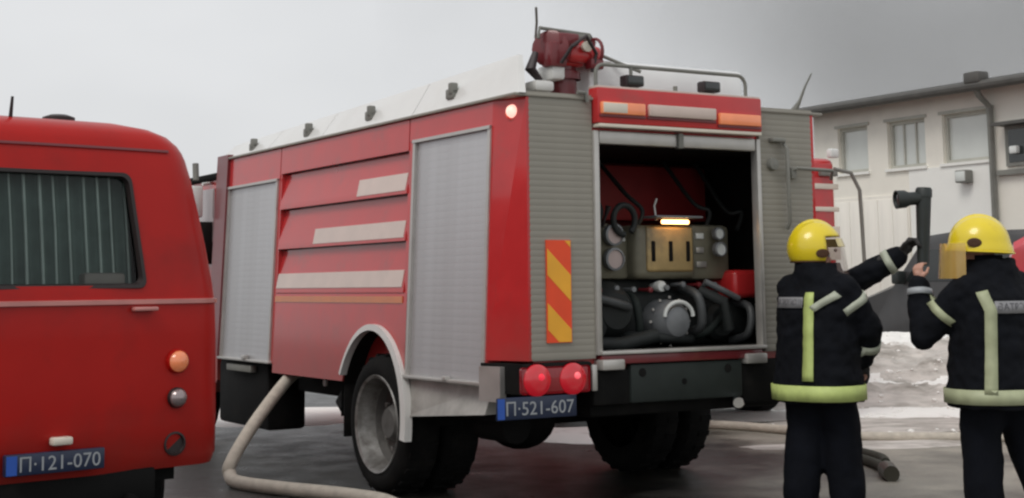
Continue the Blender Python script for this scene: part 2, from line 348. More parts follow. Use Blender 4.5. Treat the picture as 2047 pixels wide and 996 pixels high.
# lower panel with the wheel arch cut out
AC, AZ, ARX, ARZ = 1.93, .50, .56, .67
def arch(t): return (AC+ARX*cos(t), AZ+ARZ*sin(t))
m = MB(); NA = 22; t1 = math.asin((.77-AZ)/ARZ); top = 1.42
ts = [t1+(pi-2*t1)*k/NA for k in range(NA+1)]
vs = []
for t in ts:
    u, z = arch(t)
    for zz in (z, top):
        vs += [(sv(zz, 0), u, zz), (sv(zz, .12), u, zz)]
fs = []
for k in range(NA):
    a = 4*k; c = 4*(k+1); fs += [(a, c, c+2, a+2), (a+1, a, c, c+1), (a+2, c+2, c+3, a+3)]
m.add(vs, fs); uL, uR = arch(t1)[0], arch(pi-t1)[0]
sidebox(m, 1.476, min(uR, 1.48)+.001, .84, top, 0, .12) if uR > 1.476 else None
sidebox(m, uL, 3.84, .765, top, 0, .12)
m.build('lower_panel', M['red'], T)
# arch trim: a raised pale moulding
m = MB(); rings = []
for k in range(31):
    t = -.12+(pi-t1+.04)*(1-k/30)
    cu, cz = -cos(t), sin(t)
    sect = []
    wdt = .012 + .05*max(0, (1-t/2.4))
    for (dr, dv) in ((-.015, -.035), (wdt, -.035), (wdt, .02), (-.015, .02)):
        u = AC+(ARX+dr)*cu; z = AZ+(ARZ+dr)*cz; sect.append((sv(z, dv), u, z))
    rings.append(sect)
m.loft(rings); m.build('arch_trim', M['white'], T)
lnr = []
for k in range(25):
    t = pi*k/24; lnr.append([(sv(.8, v_), AC+(ARX-.002)*cos(t), AZ+(ARZ-.002)*sin(t)) for v_ in (.012, .65)])
MB().loft(lnr, cap=False, closed=False).build('arch_liner', M['black'], T)
# skirt under the rear shutter
MB().hexa([(.03, .36, .655), (.12, .36, .655), (.12, 1.40, .575), (-.015, 1.40, .575), (.10, .36, .835), (.18, .36, .835), (.15, 1.40, .838), (.03, 1.40, .838)]).build('skirt', M['skirt'], T)
m = MB(); m.box(-.03, .1, .33, 1.41, .838, .862, .006); m.box(-.045, 0, .75, .80, .85, .88, .005); m.build('sill_rail', M['alu_trim'], T)
m = MB(); m.box(-.03, .1, 3.88, 5.12, .835, .857, .006); m.box(-.045, 0, 4.4, 4.46, .85, .89, .005); m.build('sill_rail', M['alu_trim'], T)
# roller shutters on the side: slats picked apart one by one
def slat_mesh(name, L, h, m, axis):
    b = MB(); e = .0002 if axis == 'u' else .0012; pr = [(0, .003*h), (-e*.8, .15*h), (-e, .5*h), (-e*.8, .85*h), (0, .997*h), (.012, .997*h), (.012, .003*h)]
    if axis == 'u': b.prism([(d, 0, z) for d, z in pr], L, (0, 1, 0))
    else: b.prism([(0, d, z) for d, z in pr], L, (1, 0, 0))
    return b.mesh(name, m, 30)
def side_shutter(u0, u1, z0, z1):
    f = MB(); sidebox(f, u0, u1, z0, z1, .022, .06)
    for (a, c) in ((u0-.03, u0+.005), (u1-.005, u1+.03)): sidebox(f, a, c, z0, z1+.02, -.012, .06)
    sidebox(f, u0-.03, u1+.03, z1, z1+.022, -.02, .06)
    o = f.build('roller_shutter', M['alu_trim'], T)
    n = round((z1-z0)/.05); h = (z1-z0)/n; me = slat_mesh('slat', u1-u0-.012, h, M['alu'], 'u')
    for k in range(n): inst('slat', me, o, (sv(z0+k*h, .012), u0+.006, z0+k*h), (0, math.atan(LN), 0))
side_shutter(.335, 1.36, .862, 2.475); side_shutter(3.93, 5.08, .857, 2.375)
# rear ribbed corner panels
for v0, v1 in ((.145, .645), (2.055, 2.555)):
    o = MB().box(v0, v1, .004, .05, 1.0, 2.69).build('rear_panel', M['grey_panel'], T)
    n = 42; h = 1.68/n; me = slat_mesh('rib', v1-v0-.004, h, M['grey_panel'], 'v')
    for k in range(n): inst('rib', me, o, (v0+.002, .003, 1.005+k*h))
# pump bay frame, header, shutter rolled up
m = MB(); m.box(.645, .685, -.02, .05, 1.02, 2.46, .006); m.build('bay_frame', M['alu_trim'], T); MB().box(2.015, 2.05, -.02, .05, 1.02, 2.46, .006).build('bay_frame', M['alu_trim'], T)
hd = MB().box(.65, 2.035, -.06, .05, 2.505, 2.74, .012).build('rear_header', M['red'], T)
MB().box(.66, 2.025, -.066, .03, 2.48, 2.503, .004).build('trim_strip', M['reflect'], hd)
MB().box(.655, 2.03, -.05, .05, 2.735, 2.752, .004).build('trim_strip', M['reflect_side'], hd)
for v0, v1, mm, z0 in ((.67, 1.02, 'amber', 2.565), (1.05, 1.615, 'reflect_side', 2.565), (1.645, 2.01, 'amber', 2.54)):
    lb = MB().box(v0, v1, -.085, -.05, z0, z0+.08, .01).build('light_bar', M[mm], hd)
    if v0 < .7: MB().box(v0+.01, v0+.2, -.088, -.08, z0+.008, z0+.072, .003).build('lens', M['reflect'], lb)
    MB().box(v0-.008, v1+.008, -.07, -.05, z0-.02, z0-.002, .003).build('light_bar_frame', M['dark_red'], lb)
sh = MB().box(.69, 1.325, -.015, .04, 2.375, 2.462, .012).box(1.375, 2.01, -.015, .04, 2.375, 2.462, .012).build('rolled_shutter', M['alu_trim'], T)
MB().box(1.33, 1.37, -.03, .03, 2.368, 2.47, .006).build('shutter_latch', M['frame_grey'], sh)
# pump bay contents
BY = .35
m = MB().box(.57, 2.39, 1.15, 1.24, 1.03, 2.40).build('bay_back_wall', M['dark_red'], T)
m = MB().box(.565, .585, .06, 1.15, 1.03, 2.40).box(2.375, 2.395, .06, 1.15, 1.03, 2.40).box(.585, 2.375, .06, 1.15, 2.37, 2.398).box(.585, 2.375, .06, 1.15, 1.022, 1.04).build('bay_lining', M['black'], T)
MB().box(.60, 2.36, .98, 1.15, 1.93, 2.34, .02).build('red_locker', M['dull_red'], T)
pk = MB().box(1.21, 1.74, .33, .8, 1.50, 1.87, .05, 3).box(.98, 1.22, .42, .8, 1.50, 1.84, .03).box(1.735, 2.1, .40, .8, 1.49, 1.88, .04).build('pump_panel', M['beige'], T)
MB().box(1.30, 1.70, .315, .345, 1.55, 1.86, .02, 3).build('panel_cover', M['brass'], pk)
for v in (1.335, 1.485, 1.635): MB().box(v, v+.03, .306, .325, 1.62, 1.76, .006).build('slot', M['black'], pk)
MB().box(1.30, 1.70, .20, .36, 1.915, 1.93, .004).build('lamp_hood', M['grey_cast'], pk)
MB().tube([(1.40, .27, 1.89), (1.62, .27, 1.89)], .015, 12).build('panel_lamp', M['lamp_warm'], pk)
MB().tube([(1.37, .3, 1.90), (1.37, .32, 2.0), (1.40, .33, 2.05)], .008, 8).build('bracket', M['alu_trim'], pk)
for (v, z, r, mm) in ((1.03, 1.80, .06, 'gauge'), (1.03, 1.635, .062, 'gauge'), (1.935, 1.815, .036, 'gauge_w'), (1.945, 1.705, .042, 'gauge_w')):
    ga = MB().lathe([(r*1.25, .02), (r*1.25, -.02), (r*1.02, -.025), (r, -.012)], (v, .33, z), (0, 1, 0), 24).build('gauge', M['grey_cast'], pk)
    MB().lathe([(.001, -.014), (r*1.01, -.014), (r*1.01, .0)], (v, .33, z), (0, 1, 0), 24).build('gauge_face', M[mm], ga)
MB().box(.70, 1.06, .37, .8, 1.50, 1.88, .03).build('valve_box', M['beige'], T)
hp = MB(); hp.tube([(1.10+.09*cos(a), .30, 1.90+.10*sin(a)) for a in [i*pi/10 for i in range(-3, 16)]], .022, 10)
hp.tube([(.74, .30, 1.5), (.78, .24, 1.62), (.82, .26, 1.76)], .03, 10); hp.build('hose_loop', M['dark_hose'], T)
pm = MB()
pm.lathe([(.0, -.03), (.12, -.02), (.16, .02), (.20, .1), (.22, .3)], (1.0, .28, 1.29), (0, 1, 0), 28)
pm.lathe([(.0, -.05), (.10, -.03), (.14, .03), (.2, .1), (.2, .3)], (.82, .30, 1.20), (0, 1, 0), 24)
pm.box(1.0, 2.3, .45, .95, 1.04, 1.42, .05, 3); pm.box(.75, 1.8, .5, 1.0, 1.3, 1.5, .03); pm.lathe([(.001, -.02), (.1, -.02), (.13, .02), (.13, .25)], (1.95, .34, 1.2), (0, 1, 0), 20)
pm.tube([(.7, .3, 1.08), (1.0, .22, 1.07), (1.3, .25, 1.12)], .05, 12); pm.tube([(1.72, .3, 1.42), (1.86, .2, 1.34), (1.92, .22, 1.15)], .04, 12)
pump = pm.build('pump', M['dark_hose'], T)
MB().lathe([(.001, -.11), (.05, -.108), (.10, -.09), (.135, -.04), (.15, .02), (.15, .2)], (1.485, .32, 1.21), (0, 1, 0), 28).build('pump_cap', M['grey_cast'], pump)
MB().tube([(1.485+.12*cos(a), .22, 1.245+.10*sin(a)) for a in [i*pi/12 for i in range(0, 13)]], .014, 8).build('cap_handle', M['gauge_w'], pump)
MB().lathe([(.001, -.03), (.035, -.025), (.04, 0), (.02, .1)], (1.42, .34, 1.45), (0, 1, 0), 16).build('knob', M['gauge_w'], pump)
MB().tube([(1.78, .3, 1.48), (1.95, .26, 1.40), (2.06, .28, 1.36)], .022, 10).build('discharge_pipe', M['grey_cast'], pump)
rnd = random.Random(4)
for k in range(9):
    v = .74+k*.14; z = 1.445+rnd.uniform(-.02, .02)
    vh = MB().lathe([(.001, -.02), (.018, -.018), (.02, .0), (.012, .01), (.012, .12)], (v, .30, z), (0, 1, 0), 12).build('valve_knob', M[('grey_cast', 'dark_red', 'grey_cast')[k % 3]], pump)
for k, (v0, zz0, v1, zz1, r_) in enumerate(((.72, 1.40, 1.15, 1.30, .03), (1.1, 1.12, 1.72, 1.08, .035), (1.2, 1.40, 1.25, 1.1, .028), (1.66, 1.44, 1.70, 1.12, .032), (.62, 1.06, .66, 1.48, .035), (1.78, 1.1, 2.02, 1.3, .03), (2.1, 1.06, 2.14, 1.34, .03))):
    ym = .24+.05*(k % 3)
    MB().tube(smooth_path([(v0, .42, zz0), (v0+(v1-v0)*.2, ym, zz0+(zz1-zz0)*.2), (v0+(v1-v0)*.8, ym, zz0+(zz1-zz0)*.8), (v1, .42, zz1)], 6), r_, 12).build('pump_pipe', M[('pipe_dark', 'dark_hose', 'bumper')[k % 3]], pump)
for k in range(12):
    a = 2*pi*k/12; MB().lathe([(.011, 0), (.011, -.012), (.001, -.014)], (1.485+.165*cos(a), .33, 1.21+.165*sin(a)), (0, 1, 0), 6).build('bolt', M['alu_trim'], pump)
for (v, z, w_) in ((1.78, 1.78, .07), (1.78, 1.68, .07), (1.12, 1.76, .06), (1.12, 1.62, .06), (1.78, 1.58, .09)):
    MB().box(v, v+w_, .385 if v > 1.5 else .405, .41, z, z+.04, .004).build('instruction_tag', M['gauge_w' if z > 1.7 else 'alu_trim'], pk)
for v in (.76, .86, .96): MB().tube([(v, .36, 1.86), (v-.01, .30, 1.93), (v+.0, .28, 1.99)], [.012, .012, .022], 10).build('lever', M['lever'], pk)
for k, v in enumerate((.64, .95, 1.3, 1.9, 2.2)): MB().tube(smooth_path([(v, .9, 2.36), (v+.03, .6, 2.2-.05*k), (v+.1, .5, 1.98), (v+.05, .5, 1.85)], 6), .016, 8).build('cable', M['dark_hose'], pk)
MB().box(2.03, 2.34, .28, .75, 1.36, 1.56, .04, 3).build('red_box', M['red'], T)
MB().box(1.95, 2.34, .4, .75, 1.1, 1.33, .03, 3).build('valve_body', M['dark_hose'], T)
# rear step, bumper, lamps, plate
MB().box(.66, 2.03, -.05, .06, 1.022, 1.045, .004).build('step_edge', M['alu_trim'], T)
MB().box(.67, 2.0, -.03, .05, .962, 1.018, .005).build('step_riser', M['dark_red'], T)
for v0, v1 in ((.655, .83), (1.84, 2.02)): MB().box(v0, v1, -.06, .05, .925, .992, .01).build('step_bracket', M['alu_trim'], T)
bp = MB().box(.90, 1.83, -.02, .2, .705, .955, .02).build('bumper', M['bumper'], T)
for v, z, r in ((.99, .90, .028), (1.70, .90, .028), (1.33, .83, .02)): MB().lathe([(.001, -.024), (r, -.024), (r, -.01)], (v, 0, z), (0, 1, 0), 16).build('bolt_hole', M['black'], bp)
MB().box(.62, .92, .0, .2, .70, .93, .02).box(1.83, 2.3, .0, .2, .66, .95, .02).box(.66, 2.25, .1, .5, .62, .74, .02).build('rear_beam', M['black'], T)
ch = MB().lathe([(.001, -.05), (.035, -.05), (.042, -.03), (.035, .0), (.035, .12)], (1.745, -.06, .685), (.7, 1, .25), 20).build('tow_fitting', M['chrome'], T)
lh = MB().box(.07, .60, -.03, .14, .79, .985, .02).hexa([(-.02, .32, .80), (.08, .32, .80), (.2, .02, .80), (.07, -.02, .80), (-.02, .32, .985), (.08, .32, .985), (.2, .02, .985), (.07, -.02, .985)]).build('lamp_housing', M['black'], T)
MB().hexa([(-.045, .30, .75), (.0, .34, .75), (.045, .12, .75), (-.01, .10, .75), (-.045, .30, .965), (.0, .34, .965), (.045, .12, .965), (-.01, .10, .965)]).build('end_cap', M['alu_trim'], lh)
MB().box(.585, .625, -.045, .1, .80, .965, .008).build('end_cap', M['alu_trim'], lh)
MB().box(.055, .565, -.046, -.028, .80, .965, .02, 3).build('lamp_cluster', M['lens_dark'], lh)
for v in (.17, .435):
    tl = MB().lathe([(.001, -.045), (.05, -.043), (.08, -.034), (.097, -.018), (.10, .0)], (v, -.035, .885), (0, 1, 0), 32).build('tail_lamp', M['lamp_red'], lh)
    MB().lathe([(.106, -.006), (.106, .004), (.10, .004), (.10, -.006)], (v, -.035, .885), (0, 1, 0), 32).build('lamp_rim', M['black'], tl)
    MB().lathe([(.001, -.022), (.016, -.018), (.024, .0)], (v+.012, -.075, .905), (0, 1, 0), 16).build('bulb', M['lamp_core' if v > .3 else 'lamp_mid'], tl)
pl = MB().box(-.125, .455, -.055, -.04, .655, .79, .006).build('number_plate', M['plate'], T)
MB().box(-.12, -.07, -.057, -.0556, .661, .784).build('plate_band', M['plate_band'], pl)
lettering('plate_lettering', '\u041f\u00b7521-607', .49, .085, Matrix.Translation((.187, -.0562, .7225)) @ REAR_FACE, M['letter'], pl)
# chevron board
def clip(poly, f):
    out = []
    for i, p in enumerate(poly):
        q = poly[(i+1) % len(poly)]; a, c = f(p), f(q)
        if a >= 0: out.append(p)
        if a*c < 0: t = a/(a-c); out.append((p[0]+(q[0]-p[0])*t, p[1]+(q[1]-p[1])*t))
    return out
x0, x1, z0, z1 = .277, .452, 1.112, 1.745
cb = MB().box(x0-.004, x1+.004, -.012, .0, z0-.004, z1+.004).build('chevron_board', M['chev_red'], T)
per = .34
for k in range(-2, 6):
    a = 1.53+(k-3)*per; sl = -.95
    pg = clip(clip([(x0, z0), (x1, z0), (x1, z1), (x0, z1)], lambda p: p[1]-(a+sl*(p[0]-x0))), lambda p: (a+.165+sl*(p[0]-x0))-p[1])
    if len(pg) > 2: MB().prism([(x, -.0125, z) for x, z in pg], -.0015).build('chevron_stripe', M['chev_yel'], cb, smooth=0)
# marker lamp on the rear corner
nrm = Vec((-.9, -.44, 0)).normalized()
mk = MB().lathe([(.05, 0), (.05, .02), (.045, .035)], (.135, .13, 2.56), nrm, 20).build('marker_lamp', M['amber'], T)
MB().lathe([(.045, .02), (.04, .04), (.025, .055), (.001, .06)], (.135, .13, 2.57), nrm, 20).build('lens', M['amber_lit'], mk)
# roof coaming: four pale sections, each with a latch
def cz(u): return 2.955-.135*(u-.27)/5.1
for i, (ua, ub) in enumerate(((-.02, 1.455), (1.465, 3.05), (3.06, 4.20), (4.21, 5.42))):
    ub2 = ub; ua_t = .24 if i == 0 else ua; ub_t = ub-.0 if i < 3 else ub-.03
    o = MB().hexa([(.082, ua, 2.675), (.13, ua, 2.675), (.13, ub2, 2.675), (.082, ub2, 2.675),
                   (.235, ua_t, cz(ua)), (.27, ua_t, cz(ua)), (.27, ub_t, cz(ub)), (.235, ub_t, cz(ub))]).build('roof_coaming', M['white'], T)
    ul = (.94, 2.23, 3.42, 4.66)[i]; zl = 2.675+(cz(ul)-2.675)*.45; vl = .082+.153*.45
    lt = MB().box(vl-.05, vl+.02, ul-.05, ul+.05, zl-.05, zl+.02, .01).box(vl-.06, vl-.0, ul-.05, ul-.005, zl-.02, zl+.06, .01)
    lt.build('latch', M['frame_grey'], o)
MB().box(.05, W-.05, -.01, 5.35, 2.655, 2.676, .006).build('roof_gutter', M['grey_panel'], T)
MB().hexa([(2.618, 1.0, 2.675), (2.57, 1.0, 2.675), (2.57, 5.42, 2.675), (2.618, 5.42, 2.675), (2.465, 1.2, 2.80), (2.43, 1.2, 2.80), (2.43, 5.4, 2.78), (2.465, 5.4, 2.78)]).build('roof_coaming', M['white'], T)
# roof locker, rail, work lights, aerials
MB().box(.78, 2.10, .22, .9, 2.68, 2.97, .02).build('roof_locker', M['bright_white'], T)
rl = [(.70, .03, 2.74), (.70, .03, 2.84)]+[(.76-.06*cos(a), .03, 2.845+.06*sin(a)) for a in (0, .4, .8, 1.2, pi/2)]+[(1.90+.07*sin(a), .03, 2.835+.07*cos(a)) for a in (0, .4, .8, 1.2, pi/2)]+[(1.97, .03, 2.74)]
MB().tube(rl, .013, 10).build('roof_rail', M['frame_grey'], T)
for v in (.985, 1.635):
    wl = MB().box(v-.075, v+.075, -.02, .06, 2.768, 2.842, .012).build('work_light', M['lever'], T)
    MB().box(v-.062, v+.062, -.026, -.015, 2.777, 2.833, .004).build('lens', M['glass'], wl)
    MB().tube([(v, .03, 2.75), (v, .03, 2.90 if v < 1 else 2.78)], .012, 8).build('stem', M['frame_grey'], wl)
MB().tube([(1.33, .0, 2.74), (1.33, .0, 2.79)], .015, 8).build('rail_post', M['frame_grey'], T)
MB().tube([(.44, .35, 3.1), (.42, .3, 3.2), (.385, .25, 3.29)], .009, 6).build('aerial', M['frame_grey'], T)
MB().tube([(2.47, .1, 2.68), (2.49, .05, 2.76), (2.50, .0, 2.86), (2.54, -.03, 2.955)], [.03, .012, .008, .006], 8).build('aerial', M['frame_grey'], T)
# water cannon on the roof
wc = MB(); wc.tube([(.49, .3, 2.67), (.49, .3, 2.90)], .085, 16); wc.lathe([(.11, 0), (.11, .05), (.085, .06)], (.49, .3, 2.80), (0, 0, 1), 20)
wc = wc.build('water_cannon', M['dark_red'], T); wc.location = (.13, 0, .03); wc.scale = (1.08, 1.08, 1.03); wc.location = (.095, -.02, -.06)
MB().box(.40, .60, .2, .42, 2.88, 3.07, .03, 3).box(.44, .70, .15, .3, 2.90, 3.02, .04, 3).build('gearbox', M['red'], wc)
MB().lathe([(.10, -.15), (.12, -.14), (.115, -.10), (.11, .02), (.09, .18), (.075, .24)], (.44, .28, 2.985), Vec((1, .8, .05)), 20, True).build('barrel', M['dark_red'], wc)
for bx_ in ((.30, .42, .14, .24, 2.86, 3.02), (.58, .68, .12, .2, 2.86, 2.93), (.36, .5, .12, .2, 3.0, 3.08)): MB().box(*bx_, .014).build('motor_housing', M['dark_red'], wc)
MB().tube([(.36, .12, 2.88), (.40, .06, 2.98), (.52, .08, 3.06), (.62, .12, 2.96), (.60, .14, 2.84)], .012, 8).build('cable', M['lever'], wc)
MB().tube([(.66+.0*a, .2+.09*cos(a), 2.98+.09*sin(a)) for a in [i*pi/10 for i in range(21)]], .011, 8).tube([(.66, .2, 2.9), (.66, .2, 3.06)], .008).tube([(.58, .2, 2.98), (.67, .2, 2.98)], .02).build('handwheel', M['dark_red'], wc)
MB().tube([(.25, .2, 3.04), (.26, .2, 3.11), (.66, .25, 3.105), (.70, .25, 3.05)], .012, 8).box(.46, .64, .2, .32, 3.06, 3.095, .01).build('guard_bar', M['frame_grey'], wc)
MB().tube([(.24, .22, 2.95), (.19, .2, 2.84), (.26, .2, 2.77)], [.02, .035, .02], 10).build('control_lever', M['lever'], wc)
MB().box(.32, .42, .16, .34, 2.78, 2.88, .02).box(.2, .34, .16, .3, 2.70, 2.77, .02).build('valve_cover', M['white'], wc)
MB().tube([(.70, .25, 2.99), (.84, .18, 2.92), (.94, .1, 2.86)], .012, 8).build('tiller_bar', M['frame_grey'], wc)
MB().lathe([(.03, 0), (.035, .03), (.001, .04)], (.55, .14, 3.0), (0, -1, 0), 14).build('cap', M['reflect'], wc)
MB().tube([(.52, -.02, 2.70), (.58, -.02, 2.70), (.60, -.02, 2.64)], .014, 8).build('hook', M['frame_grey'], T)
# right rear corner: hand rail, hook, handle
MB().tube([(2.26, -.02, 2.44), (2.265, -.05, 2.40), (2.27, -.05, 1.88), (2.27, -.02, 1.84)], .014, 8).build('hand_rail', M['frame_grey'], T)
MB().box(2.14, 2.26, -.05, .01, 2.445, 2.475, .008).build('hook', M['frame_grey'], T)
MB().lathe([(.001, -.03), (.04, -.025), (.045, 0), (.045, .03)], (2.16, -.01, 2.29), (0, 1, 0), 16).build('socket', M['frame_grey'], T)
MB().tube([(2.32, -.02, 2.25), (2.34, -.06, 2.265), (2.66, -.08, 2.255), (2.70, -.02, 2.2)], .013, 8).box(2.31, 2.36, -.04, .01, 2.19, 2.27, .006).build('grab_bar', M['frame_grey'], T)
# chassis
ch = MB(); ch.box(.85, 1.0, .3, 7.6, .6, .84, .01); ch.box(1.7, 1.85, .3, 7.6, .6, .84, .01); ch.box(.12, 2.58, .3, 5.3, .80, .86)
ch.box(.25, .55, 2.5, 3.9, .60, .80, .02); ch.box(.3, 2.4, 1.2, 1.32, .55, .8, .01); ch.box(.15, .2, .35, 1.4, .6, .8)
ch.build('chassis', M['black'], T)
MB().box(.06, .42, 4.1, 5.3, .26, .83, .04).build('fuel_tank', M['black'], T)
MB().box(.0, .06, 4.35, 4.95, .74, .80, .01).build('fuel_tank_step', M['frame_grey'], T)
ax = MB(); ax.tube([(.3, 1.86, .49), (2.4, 1.86, .49)], .085, 14); ax.ball((1.2, 1.84, .46), .25, 20, (1.1, 1, .9)); ax.tube([(1.25, 1.9, .5), (1.3, 5.5, .6)], .05, 10); ax.build('rear_axle', M['black'], T)
MB().tube([(.35, .5, .55), (.35, .9, .55)], .11, 16).build('air_tank', M['black'], T)
MB().box(.02, .55, 2.45, 2.47, .35, .8, .004).build('mud_flap', M['black'], T)
MB().tube([(.1, 2.62, .66), (.05, 2.6, .60), (.05, 2.52, .55)], .035, 10).build('exhaust', M['black'], T)
MB().lathe([(.001, -.01), (.03, -.01), (.03, .02)], (.24, 3.3, .70), (1, 0, 0), 12).build('reflector', M['gauge_w'], T)
def wheel(vout, u, inward, dual=True, front=False):
    TR = .49
    t = MB(); n = 48
    def tyre(v):
        t.lathe([(.32, .02), (.35, .0), (.40, -.008), (.455, .01), (.482, .035), (TR, .06), (TR, .22), (.482, .245), (.455, .27), (.40, .285), (.30, .26)], (v, u, TR), (inward, 0, 0), n)
        for k in range(n):
            a = 2*pi*k/n; o = bmesh.new(); bmesh.ops.create_cube(o, size=1)
            mt = Matrix.Translation((v+inward*(.085 if k % 2 else .195), u, TR)) @ Matrix.Rotation(a, 4, 'X') @ Matrix.Translation((0, 0, TR-.002)) @ Matrix.Diagonal((.10, .04, .016, 1))
            t.join(o, mt)
    tyre(vout)
    if dual: tyre(vout+inward*.32)
    wh = t.build('wheel', M['rubber'], T)
    d = .19 if not front else .03
    rm = MB().lathe([(.352, .004), (.345, -.01), (.325, .0), (.312, .05), (.29, d*.7)], (vout, u, TR), (inward, 0, 0), 40).build('rim', M['rim'], wh)
    MB().lathe([(.29, d*.7), (.27, d), (.16, d+.01), (.145, d-.03), (.11, d-.09 if not front else d-.06), (.10, d-.1 if not front else d-.07), (.001, d-.1 if not front else d-.07)], (vout, u, TR), (inward, 0, 0), 40).build('hub', M['hub'], wh)
    me = MB().lathe([(.02, 0), (.02, -.03), (.001, -.034)], (0, 0, 0), (inward, 0, 0), 6).mesh('wheel_nut', M['rim'])
    for k in range(10):
        a = 2*pi*k/10; inst('wheel_nut', me, wh, (vout+inward*(d-.005), u+.2*cos(a), TR+.2*sin(a)))
wheel(.0, 1.86, 1); wheel(W, 1.86, -1); wheel(.05, 6.4, 1, False, True); wheel(W-.05, 6.4, -1, False, True)
# cab
cbm = MB(); pr = [(5.46, .62), (5.46, 2.40), (5.56, 2.5), (6.9, 2.5), (7.2, 2.38), (7.55, 1.55), (7.62, .7), (7.5, .5), (5.6, .5)]
cbm.prism([(.1, u, z) for u, z in pr], 2.5, (1, 0, 0)); cab = cbm.build('cab', M['red'], T)
MB().box(.06, 2.64, 5.44, 7.0, 2.495, 2.56, .02).build('cab_roof_edge', M['black'], cab)
for v in (.085, 2.595): MB().box(v, v+.02, 5.58, 6.25, 1.9, 2.42, .01).box(v, v+.02, 6.35, 7.05, 1.8, 2.42, .01).build('side_window', M['clear_lens'], cab)
MB().add([(.25, 7.225, 2.34), (2.45, 7.225, 2.34), (2.5, 7.555, 1.6), (.2, 7.555, 1.6)], [(0, 1, 2, 3)]).build('windscreen', M['glass'], cab)
mr = MB().box(-.12, .0, 5.62, 5.72, 2.14, 2.44, .02).tube([(.0, 5.66, 2.46), (.12, 5.7, 2.48)], .015).build('mirror', M['white'], cab)
MB().tube([(-.05, 5.7, 2.5), (-.05, 5.72, 2.66)], [.03, .03], 10).build('marker_light', M['frame_grey'], cab)
MB().box(-.05, .12, 5.6, 5.75, 1.7, 2.1, .02).build('air_intake', M['black'], cab)

# ------------------------------------------------------------------ minibus at the left
BROT = R(41); bo = Vec((-1.676, 8.2, 0)) - Vec((cos(BROT), sin(BROT), 0))*.93
B = thing('minibus', 'red minibus at the left edge with curtains behind its rear window', 'minibus', bo, BROT)
prof = [(.50, 1.05, .05), (.56, 1.060, .02), (.75, 1.052, .0), (1.0, 1.048, .0), (1.2, 1.044, .0), (1.395, 1.034, .0), (1.49, 1.025, .015), (1.7, .995, .045), (1.9, .961, .08), (2.09, .927, .115), (2.2, .902, .14), (2.245, .886, .155),
        (2.285, .862, .17), (2.335, .81, .20), (2.375, .72, .26), (2.405, .56, .36), (2.425, .32, .52), (2.432, .1, .7)]
LB = 4.4
def plan(wd, yo, z):
    r = .2*min(1, wd/.8); pts = []
    xs = [-1+i*2/16 for i in range(17)]; fl = wd-r
    rear = [(x*fl, yo+.05*(x*fl/.9)**2) for x in xs]
    yb = yo+.05*(fl/.9)**2
    arc = [(fl+r*sin(a), yb+r*(1-cos(a))) for a in [pi/2*k/6 for k in range(1, 7)]]
    fr = [(fl+r*cos(a), LB-yo-r+r*sin(a)) for a in [pi/2*k/3 for k in range(0, 4)]]
    pts = rear+arc+fr+[(-x, y) for x, y in reversed(fr)]+[(-x, y) for x, y in reversed(arc)]
    return [(x, y, z) for x, y in pts]
rings = [plan(wd, yo, z) for z, wd, yo in prof]
n = len(rings[0]); bm_ = MB(); vs = [p for r in rings for p in r]; fs = []
WSC = .985; WI0, WI1 = 3, 13      # rear columns of the window opening
for k in range(len(rings)-1):
    for i in range(n):
        if 6 <= k <= 8 and WI0 <= i < WI1: continue
        fs.append((k*n+i, k*n+(i+1) % n, (k+1)*n+(i+1) % n, (k+1)*n+i))
fs += [tuple(range((len(rings)-1)*n, len(rings)*n))]
bm_.add(vs, fs); body = bm_.build('body', M['bus_red'], B, smooth=40)
def bsurf(x, z, off=0):      # a point of the rear face
    for a, c in zip(prof, prof[1:]):
        if a[0] <= z <= c[0]: t = (z-a[0])/(c[0]-a[0]); wd = a[1]+(c[1]-a[1])*t; yo = a[2]+(c[2]-a[2])*t; break
    return (x, yo+.05*(x/.9)**2-off, z)
def wedge(z): # half width of the window at height z
    for a, c in zip(prof, prof[1:]):
        if a[0] <= z <= c[0]: wd = a[1]+(c[1]-a[1])*(z-a[0])/(c[0]-a[0]); return (wd-.2*min(1, wd/.8))*(10/16)*WSC
# rounded gasket ring over the edge of the opening
gp = []; CR = .045
def wpt(a): pass
zb, ztp = 1.492, 2.088
outline = []
for (sx, sz) in ((1, 0), (1, 1), (-1, 1), (-1, 0)):
    for k in range(6):
        a = {(1, 0): -pi/2, (1, 1): 0, (-1, 1): pi/2, (-1, 0): pi}[(sx, sz)]+pi/2*k/5
        z = (ztp-CR if sz else zb+CR)+CR*sin(a); x = sx*(wedge(min(max(z, zb), ztp))-CR)+CR*cos(a); outline.append((x, z))
ctr = (0, (zb+ztp)/2)
rg = []
for s_, off in ((1.05, .003), (1.04, .012), (.995, .010), (.975, -.03)):
    rg.append([bsurf(ctr[0]+(x-ctr[0])*(1+(s_-1)*.9), min(max(ctr[1]+(z-ctr[1])*(1+(s_-1)*1.3), .5), 2.3), off) for x, z in outline])
MB().loft(rg, cap=False).build('window_gasket', M['gasket'], B)
gl = MB(); NX = 12; zz = [1.47, 1.6, 1.75, 1.9, 2.0, 2.1]
gl.add([bsurf(-wedge(z)*1.02+2*wedge(z)*1.02*i/NX, z, -.025) for z in zz for i in range(NX+1)], [(j*(NX+1)+i, j*(NX+1)+i+1, (j+1)*(NX+1)+i+1, (j+1)*(NX+1)+i) for j in range(5) for i in range(NX)]).build('rear_window', M['clear'], B)
